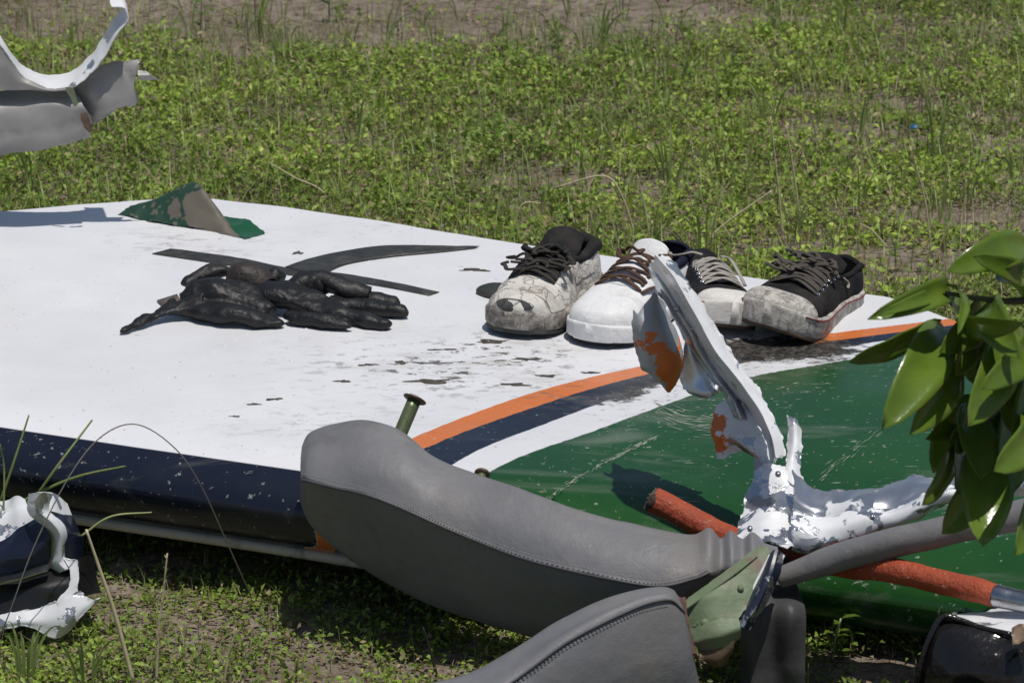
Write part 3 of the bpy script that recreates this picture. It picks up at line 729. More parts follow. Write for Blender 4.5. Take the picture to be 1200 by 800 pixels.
# two clevis pins
def pin(foot, head, r, label, Yf, Yh):
    a, b = P(*foot, Y=Yf), P(*head, Y=Yh); rt = empty('clevis_pin', a, label, 'pin'); d = (b-a).normalized()
    tube('shank', [a, a.lerp(b, .5), b], [r], M_PIN, rt, 14, 6, up=Vector((0, 1, 0)))
    tube('flange', [b-d*.0015, b, b+d*.0015, b+d*.003], [r*1.55, r*1.75, r*1.7, r*1.2], M_BRONZE, rt, 18, 8, up=Vector((0, 1, 0)))
    return rt
pin((464, 520), (486, 468), .0085, 'olive metal pin with flat rusty head standing up behind the cushion', 4.375, 4.405)
pin((561, 572), (565, 555), .0055, 'short rusty pin head poking over the cushion edge by green paint', 4.29, 4.31)

# ------------------------------------------------------------------ twisted white metal frame
fr = empty('metal_frame', P(905, 660, Y=4.18)*Vector((1, 1, 0)), 'twisted white and bare aluminium frame with orange paint patches rising before the shoes', 'wreckage')
OB = [(P(747, 376, Y=4.435), .008), (P(746, 400, Y=4.435), .006), (P(763, 388, Y=4.435), .008), (P(769, 402, Y=4.435), .011), (P(777, 416, Y=4.435), .014), (P(786, 430, Y=4.435), .019), (P(792, 444, Y=4.435), .015), (P(803, 402, Y=4.425), .008)]
M_FLAG = peeled('orange_on_aluminium', WHITE, .7, OB, (.66, .17, .03), 16, .5, (.56, .58, .61), .3, .45)
M_FRW = peeled('chipped_white_frame', (.82, .83, .85), .47, [(P(836, 500, Y=4.36), .013), (P(840, 520, Y=4.36), .011)], (.66, .17, .03), 26, .26, (.74, .76, .8), .4)
M_FRS = peeled('bare_frame', WHITE, .62, (), ORANGE, 18, .27, (.7, .72, .76), .45, .85)
def net(rows): return [[P(u, v, Y=Y) for u, v, Y in r] for r in rows]
patch('torn_plate', net([[(766, 340, 4.4350), (757, 352, 4.4300), (748, 366, 4.4250), (742, 362, 4.4300)], [(776, 356, 4.4450), (768, 372, 4.4250), (755, 385, 4.4150), (741, 384, 4.4250)], [(790, 385, 4.4450), (780, 398, 4.4200), (762, 412, 4.4100), (745, 408, 4.4250)],
     [(799, 412, 4.4400), (790, 425, 4.4150), (774, 435, 4.4100), (752, 428, 4.4250)], [(797, 438, 4.4350), (789, 445, 4.4200), (778, 448, 4.4200), (762, 438, 4.4300)], [(791, 452, 4.4300), (787, 456, 4.4250), (783, 459, 4.4250), (779, 456, 4.4300)]]), 44, 26, M_FLAG, fr, jit=.0025, rag=.0018)
patch('torn_plate', net([[(803.0, 398.0, 4.425), (806.0, 401.0, 4.419), (811.0, 405.0, 4.425)], [(800.0, 420.0, 4.42), (811.0, 425.0, 4.4115), (824.0, 428.0, 4.415)], [(799.0, 445.0, 4.415), (815.0, 447.0, 4.4065), (838.0, 448.0, 4.41)], [(803.0, 456.0, 4.41), (822.0, 461.0, 4.4015), (844.0, 456.0, 4.405)], [(810.0, 461.0, 4.41), (826.0, 468.0, 4.4015), (842.0, 461.0, 4.405)]]), 32, 22, M_FRS, fr, jit=.0045, rag=.004, k2=20)
# upper beam: shaded web and sunlit flange
patch('beam_web', net([[(761, 316, 4.4500), (764, 311, 4.4450), (770, 313, 4.4400)], [(769, 338, 4.4400), (775, 335, 4.4200), (781, 332, 4.4200)], [(788, 372, 4.4300), (797, 370, 4.4050), (803, 368, 4.4100)], [(806, 405, 4.4200), (815, 408, 4.3950), (822, 406, 4.4000)], [(828, 438, 4.4100), (838, 442, 4.3850), (845, 441, 4.3900)], [(846, 462, 4.3950), (858, 468, 4.3650), (866, 468, 4.3750)], [(852, 480, 4.3850), (868, 490, 4.3550), (880, 490, 4.3600)]]), 70, 18, M_FRS, fr, jit=.003, rag=.003, k2=20)
M_FLANGE = peeled('white_flange', (.82, .83, .85), .4, (), ORANGE, 22, .35, (.6, .62, .66), .25)
patch('beam_flange', net([[(762.0, 312.0, 4.449), (765.5, 306.5, 4.404), (768.51, 301.77, 4.3653), (769.0, 301.0, 4.359), (769.98, 300.86, 4.3608), (776.0, 300.0, 4.372), (783.0, 299.0, 4.385)], [(778.0, 331.0, 4.421), (781.5, 325.5, 4.376), (784.51, 320.77, 4.3373), (785.0, 320.0, 4.3309999999999995), (785.98, 319.86, 4.3328), (792.0, 319.0, 4.344), (799.0, 318.0, 4.357)], [(801.0, 367.0, 4.411), (804.5, 361.5, 4.366), (807.51, 356.77, 4.3273), (808.0, 356.0, 4.321), (808.98, 355.86, 4.3228), (815.0, 355.0, 4.334), (822.0, 354.0, 4.347)], [(821.0, 405.0, 4.401), (824.5, 399.5, 4.356), (827.51, 394.77, 4.3173), (828.0, 394.0, 4.311), (828.98, 393.86, 4.3128), (835.0, 393.0, 4.324), (842.0, 392.0, 4.337)], [(845.0, 441.0, 4.391), (848.5, 435.5, 4.346), (851.51, 430.77, 4.3073), (852.0, 430.0, 4.300999999999999), (852.98, 429.86, 4.3028), (859.0, 429.0, 4.314), (866.0, 428.0, 4.327)], [(866.0, 467.0, 4.376), (869.5, 461.5, 4.331), (872.51, 456.77, 4.2923), (873.0, 456.0, 4.286), (873.98, 455.86, 4.2878), (880.0, 455.0, 4.299), (887.0, 454.0, 4.312)], [(886.0, 492.0, 4.355), (888.375, 487.5, 4.3068), (890.4175, 483.63, 4.2653), (890.75, 483.0, 4.2585), (891.52, 482.9475, 4.2598), (896.25, 482.625, 4.2677), (901.75, 482.25, 4.277)], [(899.0, 520.0, 4.325), (901.375, 515.5, 4.2767), (903.4175, 511.63, 4.2353), (903.75, 511.0, 4.2284999999999995), (904.52, 510.9475, 4.2298), (909.25, 510.625, 4.2378), (914.75, 510.25, 4.247)], [(905.0, 545.0, 4.3062), (907.375, 540.5, 4.2599), (909.4175, 536.63, 4.22), (909.75, 536.0, 4.2135), (910.52, 535.9475, 4.2148), (915.25, 535.625, 4.2227), (920.75, 535.25, 4.232)]]), 90, 37, M_FLANGE, fr, jit=.003, rag=.0035, k2=18)
# neck sheet with orange rim
patch('neck_sheet', net([[(852, 470, 4.3850), (866, 472, 4.3750), (880, 478, 4.3650), (892, 490, 4.3550)], [(838, 482, 4.3800), (860, 487, 4.3650), (884, 496, 4.3500), (900, 510, 4.3400)], [(834, 500, 4.3750), (858, 503, 4.3600), (884, 512, 4.3450), (905, 525, 4.3250)], [(836, 520, 4.3700), (862, 520, 4.3550), (886, 528, 4.3350), (908, 538, 4.3150)], [(838, 538, 4.3650), (868, 530, 4.3550), (890, 540, 4.3300), (910, 548, 4.3040)]]), 40, 40, M_FRW, fr, jit=.006, rag=.0035, k2=16)
patch('side_flange', net([[(921, 488, 4.3650), (929, 490, 4.3500), (937, 499, 4.3550)], [(924, 515, 4.3450), (931, 516, 4.3300), (940, 520, 4.3350)], [(922, 540, 4.3150), (929, 544, 4.3018), (938, 548, 4.3086)], [(922, 565, 4.2763), (931, 570, 4.2685), (944, 574, 4.2703)]]), 34, 14, M_FRW, fr, jit=.003, rag=.003, k2=20)
# body plate of the joint
patch('joint_plate', net([[(884, 535, 4.3250), (900, 540, 4.3100), (918, 545, 4.3062), (934, 552, 4.3160)], [(882, 560, 4.3000), (898, 563, 4.2778), (918, 568, 4.2690), (940, 572, 4.2810)], [(872, 585, 4.2712), (895, 588, 4.2440), (920, 592, 4.2360), (948, 596, 4.2480)], [(867, 610, 4.2375), (895, 612, 4.2110), (922, 614, 4.2045), (955, 612, 4.2210)], [(864, 632, 4.2060), (892, 636, 4.1780), (920, 640, 4.1700), (950, 632, 4.1910)]]), 44, 50, M_FRW, fr, jit=.006, rag=.0035, k2=16)
# right arm: upper bright face, fold, lower face
ARM = [(928, 548, 598, 644), (945, 566, 602, 645), (965, 575, 604, 640), (1000, 575, 600, 630), (1030, 569, 595, 622), (1055, 562, 590, 613), (1080, 558, 580, 600), (1110, 558, 572, 586), (1150, 553, 566, 580), (1200, 545, 558, 573), (1300, 530, 545, 560), (1420, 520, 536, 552)]
def Ya(u): return 4.2-(u-930)*.0003
patch('arm_upper_face', [[P(u, a, Y=Ya(u)+.05) for u, a, b, c in ARM], [P(u, a*.5+b*.5+2, Y=Ya(u)+.012) for u, a, b, c in ARM], [P(u, b, Y=Ya(u)) for u, a, b, c in ARM]], 18, 120, M_FRS, fr, jit=.006, rag=.0035, k2=16)
patch('arm_lower_face', [[P(u, b, Y=Ya(u)-.0005) for u, a, b, c in ARM], [P(u, b*.55+c*.45-2, Y=Ya(u)-.022) for u, a, b, c in ARM], [P(u, c, Y=Ya(u)-.025) for u, a, b, c in ARM], [P(u, c+5, Y=Ya(u)-.008) for u, a, b, c in ARM]], 22, 120, M_FRW, fr, jit=.006, rag=.0035, k2=16)
for u, v in ((1022, 606), (812, 385), (879, 620), (793, 362), (846, 445), (912, 556)):
    Yb = Ya(u)-.03 if u > 900 else (4.4 if v < 460 else 4.19)
    a = P(u, v, Y=Yb); tube('rivet', [a+Vector((0, .004, 0)), a, a-Vector((0, .002, 0))], [.0035, .0035, .002], M_STEEL, fr, 10, 6)
# lower strut, navy paint on bare metal
M_STRUT = peeled('navy_strut', (.02, .026, .05), .4, (), ORANGE, 25, .3, (.62, .64, .66), .3)
patch('lower_strut', net([[(903, 650, 4.12), (910, 644, 4.11), (918, 650, 4.12)], [(892, 675, 4.105), (902, 672, 4.09), (911, 676, 4.105)], [(876, 705, 4.09), (888, 704, 4.075), (897, 706, 4.09)], [(861, 731, 4.08), (869, 734, 4.065), (877, 737, 4.08)]]), 40, 10, M_STRUT, fr, jit=.0008, rag=.0006, solid=.004)
for a_, b_ in (((903, 650), (861, 731)), ((918, 650), (877, 737))):
    tube('strut_edge', [P(*a_, Y=4.118), P((a_[0]+b_[0])/2, (a_[1]+b_[1])/2, Y=4.095), P(*b_, Y=4.078)], [.0022], M_ALUW, fr, 8, 20)
br = empty('olive_bracket', P(850, 760, Y=4.08)*Vector((1, 1, 0)), 'olive green primed metal bracket bolted beside the torn grey cushion', 'bracket')
patch('plate', net([[(886, 642, 4.135), (898, 641, 4.13), (906, 652, 4.12)], [(842, 676, 4.11), (862, 674, 4.105), (897, 676, 4.105)], [(800, 708, 4.085), (830, 700, 4.08), (880, 708, 4.085)], [(806, 736, 4.075), (834, 728, 4.065), (866, 724, 4.07)]]), 36, 34, M_OLIVE, br, jit=.0016, rag=.0015, solid=.003, lin=True)
patch('folded_edge', net([[(800, 708, 4.08), (842, 676, 4.104), (886, 642, 4.13)], [(804, 714, 4.07), (846, 684, 4.092), (888, 652, 4.118)]]), 6, 40, M_OLIVE, br, jit=.001, solid=.002, lin=True)
patch('lower_plate', net([[(806, 736, 4.068), (835, 728, 4.058), (864, 722, 4.062)], [(814, 752, 4.055), (842, 744, 4.046), (868, 736, 4.05)], [(820, 762, 4.058), (846, 756, 4.05), (866, 747, 4.055)]]), 20, 24, M_OLIVE, br, jit=.0016, rag=.002, solid=.004, lin=True)
for u, v, r in ((826, 731, .0055), (868, 690, .004)):
    a = P(u, v, Y=4.06 if u < 850 else 4.09); tube('bolt', [a+Vector((0, .006, 0)), a, a-Vector((0, .002, 0))], [r, r, r*.7], M_OLIVE, br, 8, 6)
patch('bent_tab', net([[(818, 762, 4.055), (840, 757, 4.05), (864, 748, 4.05)], [(826, 772, 4.05), (842, 770, 4.045), (858, 760, 4.05)], [(838, 780, 4.06), (846, 778, 4.055), (852, 770, 4.06)]]), 16, 18, M_BRONZE, br, jit=.003, rag=.003, solid=.002)
# ------------------------------------------------------------------ red hose
HP = [(766, 586, 4.335), (790, 597, 4.325), (815, 611, 4.31), (850, 628, 4.29), (900, 645, 4.245), (950, 654, 4.2), (1000, 663, 4.15), (1040, 667, 4.1), (1090, 678, 4.06), (1140, 690, 4.02), (1172, 699, 4.0)]
hr = empty('red_hose', P(1000, 664, Y=4.15), 'brick red sheathed hose with a charred end lying across green paint', 'hose')
V, F = tube_geo([P(*q[:2], Y=q[2]) for q in HP], [.0155, .0155, .0145, .0135], 24, 110)
V = [v+mnoise.noise_vector(v*45)*.0016 for v in V]; mk('sheath', V, F, M_RED, hr)
a, b = P(764, 585, Y=4.334), P(772, 589, Y=4.33); d = (a-b).normalized()
tube('charred_end', [b, a, a+d*.0008], [.0130, .0156, .0125], simple('char_brown', (.035, .026, .02), (.1, .075, .06), .9, 160, bs=.8), hr, 20, 8)
parts = []
for i in range(26):
    an = rng.uniform(0, 6.28); rr = rng.uniform(.004, .016); e1 = d.cross(Vector((0, 0, 1))).normalized(); e2 = e1.cross(d)
    q = a+d*.001+(e1*math.cos(an)+e2*math.sin(an))*rr; parts.append(tube_geo([q-d*.003, q+d*rng.uniform(.001, .005)], [.0012, .0006], 5, 3))
V, F = join_geo(parts); mk('frayed_fibre', V, F, simple('ash', (.2, .17, .15), (.08, .07, .06), .9, 200), hr)['kind'] = 'stuff'
tube('steel_fitting', [P(1168, 698, Y=4.002), P(1178, 700, Y=3.995), P(1196, 704, Y=3.985), P(1250, 716, Y=3.95), P(1330, 735, Y=3.9)], [.0135, .0125, .0125, .0125], M_STEEL, hr, 18, 24)
# ------------------------------------------------------------------ black crushed box, lower right
bk = empty('crushed_box', P(1160, 860, z=0), 'glossy black crushed panel box with torn white skin on top', 'wreckage')
M_GB = simple('gloss_black', (.008, .008, .009), (.014, .013, .013), .16, 10, bs=.5, bscale=9, bd=.02, dirt=(.2, .17, .14), dscale=40, dlo=.68, dhi=.74)
patch('side_panel', net([[(1105, 722, 3.96), (1140, 732, 3.95), (1180, 742, 3.93), (1260, 760, 3.9)], [(1088, 750, 3.95), (1130, 768, 3.915), (1180, 778, 3.9), (1260, 790, 3.88)], [(1076, 790, 3.95), (1120, 800, 3.91), (1180, 815, 3.89), (1260, 830, 3.87)], [(1070, 840, 3.96), (1115, 860, 3.93), (1180, 880, 3.9), (1260, 900, 3.88)]]), 40, 50, M_GB, bk, jit=.006, rag=.003)
patch('end_panel', net([[(1106, 722, 3.962), (1118, 718, 4.0), (1130, 715, 4.05)], [(1087, 750, 3.952), (1098, 748, 4.0), (1110, 745, 4.06)], [(1075, 792, 3.952), (1084, 800, 4.01), (1095, 800, 4.07)], [(1069, 842, 3.962), (1080, 850, 4.02), (1090, 850, 4.08)]]), 30, 20, M_GB, bk, jit=.003, rag=.002)
tube('rolled_edge', [P(1070, 842, Y=3.955), P(1076, 790, Y=3.943), P(1088, 750, Y=3.945), (P(1104, 723, Y=3.955)), P(1125, 726, Y=3.95), P(1150, 735, Y=3.94), P(1185, 743, Y=3.925)], [.0035, .003], M_GB, bk, 10, 50)
patch('white_skin', net([[(1110, 722, 4.02), (1150, 716, 4.03), (1200, 706, 4.03), (1280, 700, 4.02)], [(1120, 726, 3.98), (1160, 724, 3.98), (1200, 726, 3.97), (1280, 724, 3.96)], [(1150, 734, 3.95), (1175, 738, 3.94), (1205, 742, 3.93), (1280, 750, 3.91)]]), 20, 40, M_ALUW, bk, jit=.004, rag=.003)
patch('rust_scrap', net([[(1186, 735, 3.9), (1202, 730, 3.9)], [(1188, 752, 3.88), (1206, 748, 3.88)]]), 10, 10, M_BRONZE, bk, jit=.004, rag=.003)

# ------------------------------------------------------------------ crushed nose piece, lower left
cn = empty('crushed_nose', P(20, 760, z=0), 'crushed white and navy nose piece with a rolled torn edge on bare soil', 'wreckage')
M_CNV = simple('navy_gloss', (.009, .012, .026), (.014, .018, .035), .22, 10, bs=.3, bscale=12, bd=.01, dirt=(.4, .42, .45), dscale=70, dlo=.68, dhi=.71)
M_CNB = simple('black_satin', (.008, .008, .009), (.016, .016, .016), .3, 12, bs=.3, bscale=18, dirt=(.3, .3, .3), dscale=60, dlo=.7, dhi=.73)
M_CNW = peeled('white_nose', WHITE, .41, (), ORANGE, 26, .32, dirtamt=.7)
ax = [(-220, 0), (-60, 0), (0, 0), (45, 0)]
patch('white_shell', net([[(-200, 600, 4.5), (-60, 592, 4.5), (0, 588, 4.48), (18, 580, 4.46), (30, 584, 4.44)], [(-200, 618, 4.44), (-60, 606, 4.44), (0, 600, 4.43), (22, 594, 4.42), (36, 598, 4.41)], [(-200, 665, 4.4), (-60, 650, 4.4), (0, 632, 4.4), (24, 618, 4.395), (40, 609, 4.39)]]), 26, 50, M_CNW, cn, jit=.003)
patch('navy_band', net([[(-200, 665, 4.4), (-60, 650, 4.4), (0, 632, 4.4), (24, 618, 4.395), (41, 609, 4.39)], [(-200, 690, 4.37), (-60, 675, 4.37), (0, 655, 4.375), (34, 645, 4.37), (58, 628, 4.37)], [(-200, 710, 4.37), (-60, 695, 4.37), (0, 678, 4.375), (30, 671, 4.37), (57, 660, 4.37)]]), 30, 50, M_CNV, cn, jit=.003)
patch('rim', net([[(-200, 709, 4.368), (-60, 694, 4.366), (0, 678, 4.37), (30, 670, 4.365), (58, 660, 4.365)], [(-200, 716, 4.35), (-60, 701, 4.35), (0, 684, 4.352), (30, 677, 4.352), (56, 668, 4.355)]]), 8, 50, M_STEEL, cn, jit=.002, solid=.002)
patch('black_face', net([[(-200, 712, 4.375), (-60, 700, 4.375), (0, 684, 4.375), (40, 672, 4.375), (85, 655, 4.38)], [(-200, 740, 4.36), (-60, 725, 4.36), (0, 706, 4.36), (45, 690, 4.355), (84, 680, 4.36)], [(-200, 770, 4.35), (-60, 745, 4.35), (0, 722, 4.35), (40, 712, 4.345), (70, 705, 4.35)]]), 30, 50, M_CNB, cn, jit=.003)
patch('lower_flange', net([[(-200, 768, 4.35), (-60, 743, 4.35), (0, 721, 4.345), (40, 711, 4.342), (72, 703, 4.345), (95, 690, 4.35)], [(-200, 780, 4.33), (-60, 758, 4.33), (0, 733, 4.335), (40, 725, 4.33), (80, 722, 4.33), (108, 702, 4.34)], [(-200, 790, 4.33), (-60, 768, 4.33), (0, 741, 4.335), (35, 734, 4.33), (70, 746, 4.325), (118, 700, 4.34)]]), 24, 60, M_CNW, cn, jit=.004, rag=.003)
# rolled torn edge winding down the end
RE = [((34, 578), (62, 577)), ((33, 600), (58, 598)), ((46, 612), (72, 612)), ((60, 628), (78, 626)), ((61, 648), (76, 648)), ((56, 662), (80, 656)), ((64, 672), (88, 664))]
patch('rolled_edge', [[P(a[0], a[1], Y=4.385), P((a[0]+b[0])/2, (a[1]+b[1])/2-1, Y=4.362), P(b[0], b[1], Y=4.375)] for a, b in RE], 60, 14, M_CNW, cn, jit=.0016, rag=.0008, solid=.002)
patch('end_cap', net([[(44, 577, 4.4), (62, 577, 4.41), (78, 590, 4.43)], [(50, 598, 4.375), (66, 600, 4.39), (84, 606, 4.42)]]), 14, 16, M_CNW, cn, jit=.002)
patch('navy_end', net([[(54, 604, 4.374), (68, 602, 4.39), (84, 604, 4.42)], [(70, 618, 4.37), (80, 620, 4.385), (92, 622, 4.42)], [(76, 640, 4.37), (86, 638, 4.38), (97, 632, 4.41)]]), 20, 18, M_CNV, cn, jit=.002)
patch('navy_corner', net([[(77, 632, 4.372), (88, 628, 4.38), (98, 628, 4.4)], [(76, 650, 4.37), (88, 654, 4.375), (98, 650, 4.4)]]), 14, 12, M_CNV, cn, jit=.0015)
patch('black_end', net([[(84, 658, 4.378), (98, 652, 4.39), (108, 652, 4.42)], [(90, 680, 4.37), (102, 676, 4.385), (114, 678, 4.41)], [(94, 700, 4.365), (108, 696, 4.38), (118, 694, 4.4)]]), 20, 16, M_CNB, cn, jit=.002)
patch('torn_strip', net([[(72, 650, 4.368), (90, 655, 4.366)], [(82, 668, 4.36), (92, 672, 4.36)], [(80, 690, 4.352), (92, 692, 4.352)], [(68, 705, 4.342), (96, 706, 4.345)], [(66, 722, 4.335), (100, 712, 4.342)]]), 34, 12, M_ALUW, cn, jit=.003, rag=.002)

# ------------------------------------------------------------------ torn tail metal, upper left
tm = empty('torn_metal', P(-150, 300, z=0), 'torn grey aluminium skin with a white curled strip jutting above the panel', 'wreckage')
YT = 5.6
patch('lower_skin', net([[(-500, 235, YT), (-200, 110, YT), (0, 106, YT), (50, 105, YT), (86, 104, YT)], [(-500, 260, YT-.03), (-200, 150, YT-.03), (0, 130, YT-.03), (50, 125, YT-.03), (96, 122, YT-.02)], [(-500, 290, YT-.02), (-200, 195, YT-.03), (0, 160, YT-.035), (50, 154, YT-.03), (107, 142, YT-.02)], [(-500, 310, YT), (-200, 215, YT), (0, 182, YT), (50, 175, YT), (105, 161, YT)]]), 34, 60, M_ALU, tm, jit=.004, rag=.0015)
patch('side_skin', net([[(78, 104, YT+.01), (100, 84, YT+.01), (130, 74, YT+.005), (145, 74, YT), (165, 70, YT)], [(88, 120, YT), (110, 105, YT-.01), (138, 92, YT-.01), (153, 92, YT-.01), (162, 82, YT-.01)], [(100, 135, YT-.005), (122, 122, YT-.015), (145, 112, YT-.015), (156, 106, YT-.015), (156, 100, YT-.01)], [(108, 146, YT), (125, 136, YT-.01), (145, 126, YT-.01), (160, 121, YT-.01), (164, 116, YT-.01)]]), 30, 44, M_ALU, tm, jit=.004, rag=.003)
CU = [(-300, 10), (-60, -10), (-25, 20), (0, 50), (15, 72), (32, 92), (58, 102), (85, 100), (104, 86), (122, 64), (138, 38), (150, 22), (146, 8), (130, 6)]
cpts = cr([(a, b, 0) for a, b in CU], 14)
patch('curled_strip', [[P(u, v+2, Y=YT-.03) for u, v in CU], [P(u-2, v-9, Y=YT+.0) for u, v in CU], [P(u-5, v-14, Y=YT+.035) for u, v in CU]], 12, 110, M_ALUW, tm, jit=.002, rag=.0015)
patch('strip_apron', [[P(u, v, Y=YT-.028) for u, v in ((-300, 20), (-60, 0), (-25, 24), (0, 52), (15, 74), (32, 93), (58, 103), (85, 101))], [P(u, v, Y=YT-.034) for u, v in ((-300, 80), (-60, 60), (-25, 75), (0, 88), (15, 95), (32, 101), (58, 105), (85, 104))], [P(u, v, Y=YT-.03) for u, v in ((-300, 150), (-60, 108), (-25, 106), (0, 106), (15, 106), (32, 106), (58, 106), (85, 105))]], 20, 50, M_ALU, tm, jit=.003)
patch('torn_seam', net([[(76, 104, YT-.045), (86, 104, YT-.045)], [(84, 118, YT-.045), (90, 116, YT-.045)], [(86, 126, YT-.045), (92, 122, YT-.045)]]), 14, 6, M_OLIVE, tm, jit=.003, rag=.002)
patch('torn_hole', net([[(94, 134, YT-.04), (102, 134, YT-.04)], [(97, 145, YT-.04), (108, 146, YT-.04)], [(104, 154, YT-.03), (108, 152, YT-.03)]]), 14, 8, M_BRONZE, tm, jit=.003, rag=.002)
patch('bent_tip', net([[(160, 82, YT-.012), (170, 84, YT-.01)], [(164, 90, YT-.02), (178, 89, YT-.015)], [(160, 94, YT-.012), (186, 94, YT-.01)]]), 12, 14, M_ALU, tm, jit=.002, rag=.002)
tube('support_spar', [P(-200, 150, Y=YT+.02), P(-360, 230, Y=YT+.02), P(-600, 420, Y=YT)], [.03, .035, .04], M_ALU, tm, 12, 16)

# ------------------------------------------------------------------ crumpled green sheet on the panel
M_CRG = peeled('crumpled_green', (.014, .055, .035), .4, [(onp(238, 262)+Vector((0, 0, .028)), .03), (onp(262, 268)+Vector((0, 0, .012)), .03), (onp(205, 262)+Vector((0, 0, .022)), .012)], (.13, .115, .09), 70, .6, (.22, .2, .15), .85, .2)
cg = empty('crumpled_sheet', onp(210, 262), 'crumpled green painted metal sheet folded to a peak on the white panel', 'metal sheet')
def gp(u, vb, hv): return onp(u, vb, (vb-hv)/ (FPX/5.65))
patch('folded_sheet', [[onp(138, 252, .001), onp(170, 259, .001), onp(210, 266, .001), onp(250, 272, .001), onp(285, 280, .001)], [gp(146, 250, 246), gp(178, 256, 242), gp(214, 262, 238), gp(246, 268, 252), gp(276, 275, 272)], [gp(150, 248, 243), gp(190, 254, 228), gp(224, 258, 213), gp(240, 262, 222), gp(268, 268, 262)], [gp(160, 244, 241), gp(196, 247, 232), gp(230, 252, 220), gp(246, 256, 238), gp(266, 260, 258)], [onp(170, 241, .001), onp(200, 244, .002), onp(236, 250, .004), onp(252, 254, .004), onp(264, 258, .002)]], 50, 60, M_CRG, cg, jit=.0035, rag=.002, solid=.0012)
patch('torn_flap', [[onp(264, 257, .004), onp(285, 260, .006), onp(298, 266, .004)], [onp(272, 270, .003), onp(290, 270, .005), onp(308, 271, .003)], [onp(286, 281, .002), onp(298, 278, .003), onp(310, 275, .002)]], 18, 18, simple('green_flap', (.01, .09, .03), (.012, .075, .03), .35, 20, dirt=(.5, .5, .45), dlo=.68, dhi=.72), cg, jit=.003, rag=.002, solid=.001)

